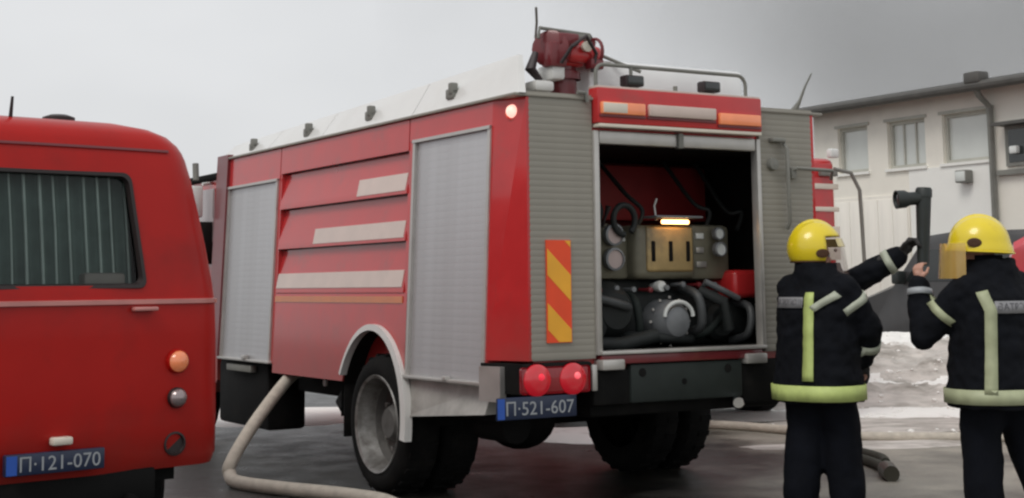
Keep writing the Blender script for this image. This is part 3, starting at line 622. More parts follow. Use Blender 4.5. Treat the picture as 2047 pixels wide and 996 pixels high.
# curtain: pleats with paler fold edges, hung behind the glass
def cur(x): return .035*sin(x*2*pi/.082)
c1 = MB(); nn = 160; xs = [-.52+1.04*i/nn for i in range(nn+1)]
c1.add([(x, bsurf(x, z, 0)[1]+.14+cur(x)*.6, z) for z in (1.46, 1.8, 2.1) for x in xs], [(j*(nn+1)+i, j*(nn+1)+i+1, (j+1)*(nn+1)+i+1, (j+1)*(nn+1)+i) for j in range(2) for i in range(nn)])
c1.build('curtain', M['curtain'], B, 60)
for k in range(-6, 7):
    x = (k-.25)*.082+random.uniform(-.008, .008)
    MB().tube([(x, bsurf(x, 1.47, 0)[1]+.10, 1.47), (x+random.uniform(-.003, .003), bsurf(x, 1.78, 0)[1]+.10, 1.78), (x, bsurf(x, 2.1, 0)[1]+.10, 2.1)], random.uniform(.005, .009), 6).build('curtain_fold', M['curtain_lt'], B)
MB().box(.20, .44, .10, .2, 1.46, 1.56, .02).build('parcel', M['gauge'], B)
# mouldings, handle, lamps, plate
def strip(x0, x1, z0, z1, off, nx=24):
    m = MB(); rings = []
    for i in range(nx+1):
        x = x0+(x1-x0)*i/nx
        rings.append([bsurf(x, z0, -.01), bsurf(x, z0, off), bsurf(x, z1, off), bsurf(x, z1, -.01)])
    return m.loft(rings)
M['moulding'] = mat('belt_moulding', (.55, .22, .2), .35, coat=.6)
bl = MB(); rr_ = []
for i in range(0, 24):
    pass
for idx in range(-6, 25):
    p = plan(1.036, 0, 0)[idx]; q = Vec((p[0], p[1], 0)); c = Vec((q.x*.9, max(q.y, .0)+.3, 0)); d = (q-c).normalized()
    rr_.append([(q.x-d.x*.01, q.y-d.y*.01, 1.385), (q.x+d.x*.014, q.y+d.y*.014, 1.39), (q.x+d.x*.014, q.y+d.y*.014, 1.412), (q.x-d.x*.01, q.y-d.y*.01, 1.417)])
bl.loft(rr_).build('belt_moulding', M['moulding'], B)
strip(-.72, .72, 2.236, 2.25, .01).build('roof_gutter', M['dark_red'], B)
MB().box(.43, .57, -.035, .03, 1.352, 1.375, .008).build('tailgate_handle', M['moulding'], B)
for z, r, mm in ((1.075, .058, 'amber'), (.878, .05, 'clear_lens')):
    lp = MB().lathe([(r*1.12, .02), (r*1.12, -.02), (r, -.03)], bsurf(.715, z), (0, 1, 0), 24).build('rear_lamp', M['bus_red' if z > 1 else 'gasket'], B)
    MB().lathe([(r, -.028), (r*.8, -.05), (r*.4, -.062), (.001, -.065)], bsurf(.715, z), (0, 1, 0), 24).build('lens', M[mm], lp)
MB().lathe([(.065, .03), (.065, -.012), (.055, -.014), (.05, .0), (.001, .0)], bsurf(.715, .63), (0, 1, 0), 24).build('lamp_socket', M['gasket'], B)
pl = MB().box(-.26, .27, -.045, -.005, .545, .652, .006).build('number_plate', M['plate'], B)
MB().box(-.255, -.20, -.047, -.0456, .55, .645).build('plate_band', M['plate_band'], pl)
lettering('plate_lettering', '\u041f\u00b7121-070', .43, .075, Matrix.Translation((.03, -.0462, .6)) @ REAR_FACE, M['letter'], pl)
MB().box(-.02, .09, -.06, .0, .68, .722, .012).build('plate_light', M['reflect'], B)
MB().tube([(-.13, .35, 2.39), (-.13, .33, 2.51)], [.012, .008], 8).build('aerial', M['gasket'], B)
MB().lathe([(.09, 0), (.09, .03), (.05, .045), (.001, .048)], (.25, .6, 2.415), (0, 0, 1), 20).build('roof_vent', M['gasket'], B)
ub = MB(); ub.box(-.78, .62, .05, .25, .33, .52, .03); ub.box(-.8, .8, .2, 4.2, .42, .54); ub.box(-.5, .5, .3, 1.2, .2, .45, .05); ub.build('underbody', M['black'], B)
MB().tube([(.45, -.02, .36), (.45, .6, .36)], .03, 10).build('exhaust', M['black'], B)
for sx in (-1, 1):
    for yy in (.95, 3.4):
        wh = MB().lathe([(.19, .02), (.24, .0), (.31, .005), (.335, .04), (.335, .17), (.31, .2), (.2, .2)], (sx*.98, yy, .335), (-sx, 0, 0), 36).build('wheel', M['rubber'], B)
        MB().lathe([(.2, .01), (.17, .03), (.08, .0), (.001, .0)], (sx*.98, yy, .335), (-sx, 0, 0), 28).build('rim', M['rim'], wh)
for sx in (-1, 1):
    for y0 in (.7, 1.9, 3.0): MB().hexa([(sx*1.026, y0, 1.5), (sx*.97, y0, 1.5), (sx*.97, y0+.95, 1.5), (sx*1.026, y0+.95, 1.5), (sx*.935, y0, 2.06), (sx*.88, y0, 2.06), (sx*.88, y0+.95, 2.06), (sx*.935, y0+.95, 2.06)]).build('side_window', M['glass'], B)

# ------------------------------------------------------------------ building on the right (local x away along the wall, y out of the wall)
BX = Vec((-.51895, .8548, 0)); HROT = math.atan2(BX.y, BX.x)
H = thing('hall_building', 'pale rendered hall with dark roof edge and three high windows in a row', 'building', (6.6535, 24, 0), HROT)
XL, XR = 2.35, -9
wins = [(1.03, 1.75), (-.27, .57), (-1.64, -.64)]
wz0, wz1 = 3.345, 4.14
m = MB(); xs = sorted({XR, XL, *[a for w_ in wins for a in w_]})
def wq(x0, x1, z0, z1): m.box(x0, x1, -.3, 0, z0, z1)
wq(XR, XL, 0, wz0); wq(XR, XL, wz1, 4.46)
for a, c in zip(xs, xs[1:]):
    if (a, c) not in wins: wq(a, c, wz0, wz1)
m.box(XR, XL, -9, -8.7, 0, 4.46); m.box(XL-.3, XL, -8.7, -.3, 0, 4.46); m.box(XR, XR+.3, -8.7, -.3, 0, 4.46)
m.build('wall', M['wall'], H, smooth=0)
MB().box(-1.66, .1, .0, .02, .0, 3.30).build('white_wall_panel', M['wall_white'], H)
for i, (a, c) in enumerate(wins):
    f = MB(); t = .055
    f.box(a, a+t, -.16, -.07, wz0, wz1).box(c-t, c, -.16, -.07, wz0, wz1).box(a+t, c-t, -.16, -.07, wz1-t, wz1).box(a+t, c-t, -.16, -.07, wz0, wz0+t)
    if i == 1: f.box(a+.27, a+.30, -.15, -.09, wz0+t, wz1-t).box(a+.54, a+.57, -.15, -.09, wz0+t, wz1-t)
    wd = f.build('window', M['win_frame'], H, smooth=0)
    MB().box(a+t, c-t, -.135, -.12, wz0+t, wz1-t).build('pane', M['pane'], wd, smooth=0)
    MB().box(a-.04, c+.04, -.06, .05, wz0-.05, wz0-.004).build('sill', M['wall_white'], wd, smooth=0)
    MB().box(a-.05, c+.05, .003, .03, wz1+.0, wz1+.05).build('lintel', M['win_frame'], wd, smooth=0)
rf = MB().prism([(XL+.25, .35, 4.42), (XL+.25, .35, 4.56), (XL+.25, -4.6, 5.0), (XL+.25, -9.4, 4.56), (XL+.25, -9.4, 4.42), (XL+.25, -4.6, 4.85)], XR-XL-.5, (1, 0, 0)).build('roof', M['roof_dark'], H, smooth=0)
MB().tube([(XL+.25, .42, 4.46), (XR-.2, .42, 4.46)], .075, 10).build('gutter', M['roof_dark'], rf)
MB().box(-1.86, -1.55, .25, .5, 4.5, 4.68, .03).build('rain_hopper', M['roof_dark'], rf)
MB().tube([(-1.70, .4, 4.46), (-1.70, .32, 4.32), (-1.70, .09, 4.15), (-1.70, .08, 0)], .05, 12).build('downpipe', M['frame_grey'], H)
MB().box(-9, -1.76, .0, .09, 3.07, 3.15).build('ledge', M['frame_grey'], H, smooth=0)
dw = MB().box(-3.4, -1.93, .0, .05, 3.2, 3.82).build('dark_window', M['frame_grey'], H, smooth=0)
MB().box(-3.33, -2.0, .045, .06, 3.26, 3.76).build('pane', M['glass'], dw, smooth=0)
MB().box(-3.5, -1.88, .0, .3, 3.82, 3.87).build('canopy', M['roof_dark'], dw, smooth=0)
MB().box(-2.22, -2.08, .06, .16, 3.38, 3.5, .02).build('lamp', M['gauge_w'], dw)
fl = MB().box(-1.26, -1.03, .03, .2, 3.0, 3.2, .02).box(-1.17, -1.12, .0, .06, 3.05, 3.15).build('flood_lamp', M['frame_grey'], H)
MB().box(-1.24, -1.05, .19, .21, 3.02, 3.18, .01).build('lens', M['pane'], fl)
dr = MB().box(.12, 2.16, .0, .03, 0, 2.9).build('sliding_door', M['door_board'], H, smooth=0)
me = MB().box(0, .325, .03, .05, .02, 2.84, .006).mesh('board', M['door_board'])
for k in range(6): inst('board', me, dr, (.15+k*.333, random.uniform(-.003, .003), 0))

# ------------------------------------------------------------------ second engine, machine, red van beyond
T2 = thing('fire_engine', 'red and white striped fire engine parked beyond, mostly hidden by the nearer truck', 'fire truck', (1.50, 14.52, 0), TROT)
b2 = MB().box(0, 2.36, 0, 4.8, .55, 2.80, .08, 3).build('body', M['red'], T2)
for z0, z1 in ((1.7, 2.06), (2.22, 2.27), (2.46, 2.52)): MB().box(.04, 2.375, -.012, 2.5, z0, z1, .005).build('white_band', M['reflect'], b2)
MB().box(.5, 1.9, -.02, .0, 1.0, 2.4, .01).build('rear_shutter', M['alu'], T2)
MB().tube([(2.30, -.03, 2.68), (2.50, -.08, 2.64), (2.60, -.1, 2.45), (2.63, -.1, 1.6), (2.40, -.05, 1.4)], .022, 10).build('grab_pole', M['frame_grey'], T2)
MB().box(2.24, 2.36, -.06, .02, 2.80, 2.90, .02).build('corner_lamp', M['gauge_w'], T2)
MB().box(2.1, 2.34, -.05, .02, 2.60, 2.66, .01).build('marker_lamp', M['frame_grey'], T2)
c2 = MB().prism([(.03, u, z) for u, z in [(4.85, .6), (4.85, 2.4), (6.2, 2.4), (6.65, 1.5), (6.7, .55)]], 2.3, (1, 0, 0)).build('cab', M['red'], T2)
MB().box(.0, .04, 5.0, 6.0, 1.6, 2.25, .01).box(2.32, 2.36, 5.0, 6.0, 1.6, 2.25, .01).build('side_window', M['glass'], c2)
MB().add([(.2, 6.23, 2.36), (2.15, 6.23, 2.36), (2.15, 6.64, 1.55), (.2, 6.64, 1.55)], [(0, 1, 2, 3)]).build('windscreen', M['glass'], c2)
MB().box(.15, 2.2, .2, 6.4, .45, .7, .02).build('chassis', M['black'], T2)
for sx, vx in ((1, .02), (-1, 2.34)):
    for u in (1.3, 5.7):
        wh = MB().lathe([(.28, .02), (.33, 0), (.45, .01), (.48, .05), (.48, .25), (.45, .28), (.3, .28)], (vx, u, .48), (sx, 0, 0), 36).build('wheel', M['rubber'], T2)
        MB().lathe([(.29, .01), (.25, .03), (.1, -.01), (.001, -.01)], (vx, u, .48), (sx, 0, 0), 28).build('rim', M['rim'], wh)

V = thing('red_van', 'pinkish red van at the right edge behind the firefighter with the amber visor', 'van', (4.82, 14.2, 0), R(-20))
pr = [(.0, .45), (.0, 1.68), (.05, 1.83), (.2, 1.91), (2.6, 1.91), (3.1, 1.3), (3.9, 1.1), (4.0, .45)]
vb = MB(); rings = [[(x, y, .45+(z-.45)*s_) for x, z in pr] for y, s_ in ((0, .95), (.06, 1), (1.6, 1), (1.66, .95))]
vb.loft(rings).build('body', M['van_red'], V, 40)
MB().box(.5, 1.3, -.015, .0, 1.25, 1.75, .01).box(1.45, 2.4, -.015, .0, 1.25, 1.75, .01).build('side_window', M['glass'], V)
MB().box(-.012, .02, .25, 1.4, 1.2, 1.6, .01).build('rear_window', M['glass'], V)
MB().box(.1, 3.9, .1, 1.55, .3, .5).build('underbody', M['black'], V)
for x in (.75, 3.2):
    for y, s_ in ((-.01, 1), (1.67, -1)):
        wh = MB().lathe([(.18, .02), (.22, 0), (.31, .01), (.33, .04), (.33, .18), (.2, .2)], (x, y, .33), (0, s_, 0), 32).build('wheel', M['rubber'], V)
        MB().lathe([(.19, .01), (.1, .0), (.001, .0)], (x, y, .33), (0, s_, 0), 24).build('rim', M['rim'], wh)

GV = thing('grey_van', 'dark grey van parked along the hall behind the snow bank', 'van', (5.45, 23.1, 0), HROT+pi)
pr = [(.0, .5), (-.02, 1.05), (.1, 1.22), (.72, 1.42), (1.25, 2.02), (1.45, 2.14), (1.9, 2.18), (4.3, 2.16), (4.45, 1.95), (4.5, .5)]
vb = MB(); rings = [[(x, y, .5+(z-.5)*s_) for x, z in pr] for y, s_ in ((-.0, .94), (.07, 1), (1.7, 1), (1.77, .94))]
vb.loft(rings).build('body', M['van_grey'], GV, 40)
for ys in (-.012, 1.767):
    MB().prism([(1.0, ys, 1.46), (1.38, ys, 1.92), (1.95, ys, 1.95), (1.95, ys, 1.46)], .015).build('side_window', M['glass'], GV)
    MB().box(2.05, 4.2, ys, ys+.015, 1.46, 1.92).build('side_window', M['glass'], GV)
MB().add([(.74, .12, 1.43), (.74, 1.65, 1.43), (1.235, 1.6, 2.01), (1.235, .17, 2.01)], [(0, 1, 2, 3)]).build('windscreen', M['glass'], GV)
MB().box(.88, 1.02, -.2, -.02, 1.42, 1.62, .03).build('mirror', M['machine_dk'], GV)
MB().box(.1, 4.4, .1, 1.65, .3, .52).build('underbody', M['black'], GV)
for x in (.85, 3.6):
    for y, s_ in ((-.01, 1), (1.78, -1)):
        wh = MB().lathe([(.18, .02), (.22, 0), (.31, .01), (.33, .04), (.33, .18), (.2, .2)], (x, y, .33), (0, s_, 0), 32).build('wheel', M['rubber'], GV)
        MB().lathe([(.19, .01), (.1, .0), (.001, .0)], (x, y, .33), (0, s_, 0), 24).build('rim', M['rim'], wh)
# ------------------------------------------------------------------ snow and slush
def patch(name, cx, cy, rx, ry, ang, h, m, seed, nseg=40):
    b = MB(); NR = 7; vs = [(cx, cy, h)]; fs = []
    for r in range(1, NR+1):
        for k in range(nseg):
            a = 2*pi*k/nseg; e = 1+.32*noise.noise(Vec((cos(a)*1.6+seed, sin(a)*1.6, seed)))+.14*noise.noise(Vec((cos(a)*5+seed, sin(a)*5, 3)))
            f = r/NR*e; x, y = rx*f*cos(a), ry*f*sin(a)
            z = h*max(0, 1-(r/NR)**2.2)+(.25*h*noise.noise(Vec((x*3, y*3, seed))) if r < NR else -h-.0)
            vs.append((cx+x*cos(ang)-y*sin(ang), cy+x*sin(ang)+y*cos(ang), (max(z, .004) if r < NR else -.01)))
    for k in range(nseg): fs.append((0, 1+k, 1+(k+1) % nseg))
    for r in range(NR-1):
        for k in range(nseg): fs.append((1+r*nseg+k, 1+(r+1)*nseg+k, 1+(r+1)*nseg+(k+1) % nseg, 1+r*nseg+(k+1) % nseg))
    o = b.add(vs, fs).build(name, m, None, 60); o['kind'] = 'structure'; return o
# bank of ploughed snow along the hall: terraced profile (distance from wall, height)
def bank_profile(q):
    pts = [(0, 0), (.03, .03), (.12, .06), (.22, .10), (.27, .16), (.36, .40), (.42, .44), (.50, .66), (.56, .70), (.66, .95), (.74, 1.08), (.84, 1.14), (.92, .9), (1, 0)]
    for (a, za), (c, zc) in zip(pts, pts[1:]):
        if a <= q <= c: return za+(zc-za)*(q-a)/(c-a)
    return 0
def bank(i, j):
    x = 3.2+i*8.0; d = 15.7+j*4.3; wv = .45*noise.noise(Vec((x*.7, 1, 5)))
    z = bank_profile(min(1, max(0, j+wv*.12*sin(j*pi))))
    z *= .70*min(1, i/.05)*min(1, (1-i)/.06)
    z += (.06*noise.noise(Vec((x*2.2, d*2.2, 2)))+.05*noise.noise(Vec((x*6, d*6, 4)))+.045*abs(noise.noise(Vec((x*15, d*15, 8)))))*min(1, z*3) - .012
    return (x+.35*(d-18), d, z)
bk = grid(190, 110, bank).build('snow_bank', M['snow'], None, 60); bk['kind'] = 'structure'
bk.data.materials.append(M['slush'])
for pgn in bk.data.polygons:
    j = (pgn.center.y-15.7)/4.3; nn_ = .09*noise.noise(Vec((pgn.center.x*1.1, pgn.center.y*3, 7)))
    q = j+nn_
    pgn.material_index = 0 if (q < .20 or .37 < q < .43 or q > .70) else 1
rc = random.Random(11); ck = MB()
for k in range(520):
    x, y = rc.uniform(2.6, 8.5), 14.2+rc.random()**1.5*5; r = rc.uniform(.008, .026)*(1.6 if rc.random() < .1 else 1); i_ = (x-.35*(y-18)-3.2)/8; j_ = (y-15.7)/4.3
    z = bank(i_, j_)[2] if 0 <= i_ <= 1 and 0 <= j_ <= 1 else 0
    t = bmesh.new(); bmesh.ops.create_icosphere(t, subdivisions=1, radius=r)
    for v in t.verts: v.co *= rc.uniform(.7, 1.3)
    ck.join(t, Matrix.Translation((x, y, max(z, 0)+r*.3)) @ Matrix.Diagonal((1.3, 1, .7, 1)))
ck.build('snow_chunks', M['snow'], None, 0)['kind'] = 'stuff'
patch('snow_patch', -3.0, 17.0, 2.6, 1.25, .1, .05, M['snow'], 2.0); patch('snow_patch', .62, 14.5, .75, .75, .2, .04, M['snow'], 5.0)
patch('slush_patch', 4.0, 15.2, 1.6, .9, .1, .04, M['slush'], 9.0); patch('slush_patch', 3.2, 13.4, 1.3, .35, .15, .02, M['slush'], 3.0)
patch('snow_patch', 4.6, 16.6, 1.4, .9, .05, .05, M['snow'], 6.0); patch('slush_patch', 2.2, 16.5, 1.8, .9, .05, .04, M['snow'], 7.3)

# ------------------------------------------------------------------ hoses
s0 = tw(.25, 3.7, .80)
hz = MB().tube(smooth_path([s0, tw(.05, 3.62, .72), (-2.04, 11.55, .42), (-2.16, 11.25, .16), (-2.16, 11.2, .075), (-2.06, 10.98, .045), (-1.72, 10.62, .05), (-1.46, 10.43, .05), (-1.15, 10.2, .05), (-.85, 9.85, .05), (-.7, 9.2, .05), (-.9, 8.4, .05), (-1.2, 7.4, .05)], 9), .050, 16)
tag(hz.build('suction_hose', M['hose'], None, 60), 'pale canvas hose curling from under the truck side down to the ground', 'hose')
h2 = thing('fire_hose', 'dark hose doubled back on the wet ground with a black coupling at its end', 'hose', (2.75, 11.0, 0))
def rel(P, o): return [(x-o[0], y-o[1], z) for x, y, z in P]
MB().tube(smooth_path(rel([(2.80, 11.25, .04), (2.84, 11.6, .04), (2.78, 12.1, .04), (2.6, 12.6, .04), (2.46, 12.95, .04), (2.52, 13.15, .04), (2.70, 13.0, .04), (2.90, 12.5, .04), (2.97, 12.05, .04), (2.93, 11.75, .04)], (2.75, 11.0, 0)), 9), .040, 12).build('hose_line', M['hose_dark'], h2, 60)
MB().tube(rel([(2.81, 11.32, .055), (2.80, 11.2, .055), (2.77, 10.95, .055)], (2.75, 11, 0)), [.05, .07, .06], 14).build('coupling', M['coupling'], h2, 40)
h3 = MB().tube(smooth_path([(.9, 15.5, .04), (2.0, 15.0, .04), (2.55, 14.5, .04), (2.9, 14.0, .04), (3.3, 13.75, .035), (4.2, 13.6, .035), (5.5, 13.3, .035)], 9), .045, 12)
tag(h3.build('fire_hose', M['hose'], None, 60), 'pale hose stretched across the ground behind the firefighters and under the truck', 'hose')

# ------------------------------------------------------------------ firefighters (local x right, y away, z up)
def noisy(me, amp, sc_, seed):
    nr = [v.normal.copy() for v in me.vertices]
    for v, nv in zip(me.vertices, nr):
        n_ = noise.noise(v.co*sc_+Vec((seed, seed, 0)))+.5*noise.noise(v.co*sc_*2.3+Vec((0, seed, 3)))
        v.co += nv*amp*n_
def remeshed(mb, name, m, parent, vox, smooth=2, amp=0, seed=0, nsc=9):
    o = mb.build(name, m, parent, 60)
    r = o.modifiers.new('r', 'REMESH'); r.mode = 'VOXEL'; r.voxel_size = vox
    s_ = o.modifiers.new('s', 'SMOOTH'); s_.iterations = smooth; s_.factor = .5
    bake(o)
    if amp: noisy(o.data, amp, nsc, seed)
    o.data.materials.clear(); o.data.materials.append(m)
    o.data.polygons.foreach_set('use_smooth', [True]*len(o.data.polygons)); return o
def limb(m, pts, rs, n=14):
    for p, r in zip(pts, rs): m.ball(p, r, 14)
    P = []; Rr = []
    for i in range(len(pts)-1):
        a, c = Vec(pts[i]), Vec(pts[i+1])
        m.tube([a, a.lerp(c, .33), a.lerp(c, .66), c], [rs[i], rs[i]*.67+rs[i+1]*.33, rs[i]*.33+rs[i+1]*.67, rs[i+1]], n)
def hand(m, w_, fwd, side, curl=.5, s=1.0, thumb=1):
    """palm and five separate bent fingers; fwd = along the hand, side = towards the thumb"""
    f = Vec(fwd).normalized(); sd_ = Vec(side); sd_ = (sd_-f*sd_.dot(f)).normalized(); pn = f.cross(sd_)*thumb; w_ = Vec(w_)
    for k in range(4):
        o = (k-1.5)*.019*s
        limb(m, [w_+f*.01-sd_*o*.6, w_+f*.085*s-sd_*o], [.016*s, .0125*s], 8)
    m.ball(w_+f*.05*s, .03*s, 12, (1, 1, 1))
    for k, L in enumerate((.072, .08, .074, .058)):
        o = (k-1.5)*.02*s; b0 = w_+f*.085*s-sd_*o
        a1 = curl*.8; a2 = curl*1.7
        p1 = b0+(f*cos(a1)+pn*sin(a1))*L*.5*s; p2 = p1+(f*cos(a2)+pn*sin(a2))*L*.45*s
        limb(m, [b0, p1, p2], [.0105*s, .0095*s, .0078*s], 8)
    t0 = w_+f*.03*s+sd_*.03*s; t1_ = t0+(f*.6+sd_*.7+pn*.3).normalized()*.04*s; t2_ = t1_+(f*.9+sd_*.2+pn*.4).normalized()*.032*s
    limb(m, [t0, t1_, t2_], [.014*s, .0115*s, .0095*s], 8)
def rotz(a): return Matrix.Rotation(a, 3, 'Z')

def firefighter(name, base, label, yaw, head_yaw, sh_mid, Larm, Rarm, feet, hips, text, head_c, bulk=1.0, glove=True, seed=1):
    """yaw: facing, clockwise from +y; Larm/Rarm: elbow, wrist, hand direction, thumb side"""
    P = thing('person', label, 'firefighter', base, 0, 'firefighters in dark turnout gear')
    q = rotz(-yaw); rgt = q @ Vec((1, 0, 0)); fwd = q @ Vec((0, 1, 0))
    hq = rotz(-head_yaw); hf = hq @ Vec((0, 1, 0)); hr = hq @ Vec((1, 0, 0))
    shL = Vec(sh_mid)-rgt*.198; shR = Vec(sh_mid)+rgt*.198
    pel = Vec(hips); hc = Vec(head_c)
    # ---- body
    b = MB(); glv = []
    limb(b, [pel, pel.lerp(Vec(sh_mid), .5), Vec(sh_mid)-Vec((0, 0, .06))], [.12, .11, .12])
    limb(b, [shL-Vec((0, 0, .02)), Vec(sh_mid)-Vec((0, 0, .01)), shR-Vec((0, 0, .02))], [.055, .07, .055])
    limb(b, [Vec(sh_mid), hc-Vec((0, 0, .09))-hf*.015], [.058, .055])
    b.ball(hc+Vec((0, 0, .015)), .1, 20, (.76, .95, 1.08), hq); b.ball(hc+hf*.028-Vec((0, 0, .065)), .066, 16, (.85, 1.0, .95), hq)
    b.ball(hc+hf*.098-Vec((0, 0, .03)), .017, 10, (.85, 1.0, 1.3), hq); b.ball(hc+hf*.088+Vec((0, 0, .012)), .02, 10, (2.2, .6, .55), hq)
    b.ball(hc+hf*.078-Vec((0, 0, .072)), .02, 10, (1.4, .7, .5), hq); b.ball(hc+hf*.066-Vec((0, 0, .11)), .022, 10, (1, .8, .8), hq)
    for s_ in (-1, 1): b.ball(hc+hr*.078*s_-Vec((0, 0, .02)), .028, 10, (.35, .7, 1.1), hq)
    for sh, arm, tb in ((shL, Larm, 1), (shR, Rarm, -1)):
        limb(b, [sh, arm[0], arm[1]], [.05, .042, .028]); 
        if arm is Rarm or not glove: hand(b, arm[1], arm[2], arm[3], arm[4], 1.0, tb)
        if glove:
            gm = MB(); e_, w_ = Vec(arm[0]), Vec(arm[1]); big = arm is Larm; limb(gm, [w_.lerp(e_, .30), w_], [.072, .05]); hand(gm, w_, arm[2], arm[3], arm[4], 1.4 if big else 1.25, tb)
            glv.append(gm)
    for s_, ft in ((-1, feet[0]), (1, feet[1])):
        hp_ = pel+rgt*.09*s_; an = Vec(ft)+Vec((0, 0, .09)); kn = hp_.lerp(an, .5)+fwd*.03
        limb(b, [hp_, kn, an], [.09, .06, .045]); limb(b, [an, Vec(ft)+fwd*.14+Vec((0, 0, .035))], [.045, .035])
    body = remeshed(b, 'body', M['skin'], P, .0075, 2)
    for gm in glv: remeshed(gm, 'glove', M['gauntlet'], P, .008, 2, .005, seed, 14)
    e = MB(); [e.ball(hc+hf*.083+hr*.03*s_-Vec((0, 0, .002)), .011, 10) for s_ in (-1, 1)]; e.build('eyes', M['letter'], body)
    # ---- trousers
    t = MB()
    for s_, ft in ((-1, feet[0]), (1, feet[1])):
        hp_ = pel+rgt*.095*s_; an = Vec(ft)+Vec((0, 0, .1)); kn = hp_.lerp(an, .5)+fwd*.035
        limb(t, [hp_, kn, an], [.15, .128, .122], 18)
    limb(t, [pel-rgt*.06, pel+rgt*.06], [.15, .15]); limb(t, [pel, pel+Vec((0, 0, .12))], [.16, .16])
    tr = remeshed(t, 'trousers', M['trouser'], P, .018, 3, .010, seed+3, 7)
    for s_, ft in ((-1, feet[0]), (1, feet[1])):
        bt = MB(); f0 = Vec(ft)
        limb(bt, [f0+Vec((0, 0, .2)), f0+Vec((0, 0, .09)), f0+fwd*.13+Vec((0, 0, .06))], [.075, .068, .055], 14); bt.box(-.05, .05, -.08, .19, 0, .03, .01)
        o = MB(); me = bt.mesh('b', None); bmx = bmesh.new(); bmx.from_mesh(me); bpy.data.meshes.remove(me)
        bt2 = MB(); limb(bt2, [f0+Vec((0, 0, .2)), f0+Vec((0, 0, .09)), f0+fwd*.13+Vec((0, 0, .05))], [.075, .066, .05], 14); bmx.free()
        sole = bmesh.new(); bmesh.ops.create_cube(sole, size=1); bt2.join(sole, Matrix.Translation(f0+fwd*.05+Vec((0, 0, .015))) @ q.to_4x4() @ Matrix.Diagonal((.10, .28, .03, 1)))
        bt2.build('boot', M['boot'], P, 40)
    # ---- jacket
    mid = Vec(sh_mid); dz = mid.z-1.42
    rings_def = [(.685, .245, .20), (.80, .242, .198), (.95, .232, .186), (1.10, .228, .178), (1.25, .235, .172), (1.36, .232, .160), (1.43, .205, .142), (1.48, .165, .13), (1.53, .135, .125), (1.60, .108, .115)]
    def axis(z):
        tt = max(0, min(1, (z-.75)/.67)); return Vec((pel.x+(mid.x-pel.x)*tt, pel.y+(mid.y-pel.y)*tt, z))
    NR = 36
    rings_def = [(z, a_*bulk, b_*bulk) for z, a_, b_ in rings_def]
    def ring(z, a_, b_):
        o = axis(z)+fwd*(.02 if z > 1.4 else 0)
        pts = []
        for k in range(NR):
            t_ = 2*pi*k/NR; ex = .85
            cx, cy = abs(cos(t_))**ex*math.copysign(1, cos(t_)), abs(sin(t_))**ex*math.copysign(1, sin(t_))
            pts.append(o+rgt*a_*cx+fwd*b_*cy)
        return pts
    torso = MB().loft([ring(*r_) for r_ in rings_def])
    j = MB(); tm = torso.mesh('t', None); j.b.from_mesh(tm); bpy.data.meshes.remove(tm)
    for sh, arm in ((shL, Larm), (shR, Rarm)):
        el, wr = Vec(arm[0]), Vec(arm[1]); limb(j, [sh-Vec((0, 0, .015)), el, el.lerp(wr, .93)], [.108, .092, .075], 16)
    jk = remeshed(j, 'jacket', M['jacket'], P, .014, 2, .013, seed, 8); noisy(jk.data, .006, 19, seed+9)
    nr = [v.normal.copy() for v in jk.data.vertices]
    for v, nv in zip(jk.data.vertices, nr):      # soft horizontal drag folds
        v.co += nv*.006*sin(v.co.z*46+5*noise.noise(v.co*5+Vec((seed, 0, 0))))*max(0, noise.noise(v.co*3.3+Vec((0, seed, 1)))+.3)
    bv = BVHTree.FromPolygons([v.co.copy() for v in jk.data.vertices], [p_.vertices[:] for p_ in jk.data.polygons])
    # second tree of the torso alone so tapes are not caught by the arms
    tb = MB().loft([ring(*r_) for r_ in rings_def]).mesh('t', None)
    bt_ = BVHTree.FromPolygons([v.co.copy() for v in tb.vertices], [p_.vertices[:] for p_ in tb.polygons]); bpy.data.meshes.remove(tb)
    def hit(o, d, tree, cen, r0):     # outermost surface seen from outside
        st = cen+d*r0; h_ = tree.ray_cast(st, -d, r0)
        return h_[0] if h_[0] else cen+d*.1
    def on_torso(ang, z, off=.014):   # ang measured from the back, positive to the wearer's right
        d = (-fwd*cos(ang)+rgt*sin(ang)); c = axis(z)
        p0 = hit(None, d, bt_, c, .6); st = p0+d*.06; h_ = bv.ray_cast(st, -d, .12)
        return (h_[0] if h_[0] else p0)+d*off
    def tape(name, rows, m, closed=False):      # rows: list of (pA, pB) pairs on the surface
        mb = MB(); rr = []
        for a_, c_ in rows:
            a_, c_ = Vec(a_), Vec(c_); rr.append([a_, c_])
        nb = len(rr); vs = [p_ for r_ in rr for p_ in r_]
        mb.add(vs, [(2*i, 2*((i+1) % nb), 2*((i+1) % nb)+1, 2*i+1) for i in range(nb if closed else nb-1)])
        o = mb.build(name, m, jk, 60)
        sl = o.modifiers.new('s', 'SOLIDIFY'); sl.thickness = .006; sl.offset = 0; bake(o); return o
    def band(name, z0, z1, m, off=.008):
        rows = [(on_torso(2*pi*k/60, z0, off+.006), on_torso(2*pi*k/60, z1, off+.006)) for k in range(60)]; tape(name, rows, m, True)
    def vtape(name, path, wd, m):       # path of (angle, z)
        rows = []
        for i, (a_, z) in enumerate(path):
            p0 = path[max(0, i-1)]; p1 = path[min(len(path)-1, i+1)]
            da, dz_ = (p1[0]-p0[0])*.2, p1[1]-p0[1]; L = math.hypot(da, dz_) or 1; na, nz_ = dz_/L, -da/L
            rows.append((on_torso(a_-na*wd/.2/2, z-nz_*wd/2), on_torso(a_+na*wd/.2/2, z+nz_*wd/2)))
        tape(name, rows, m)
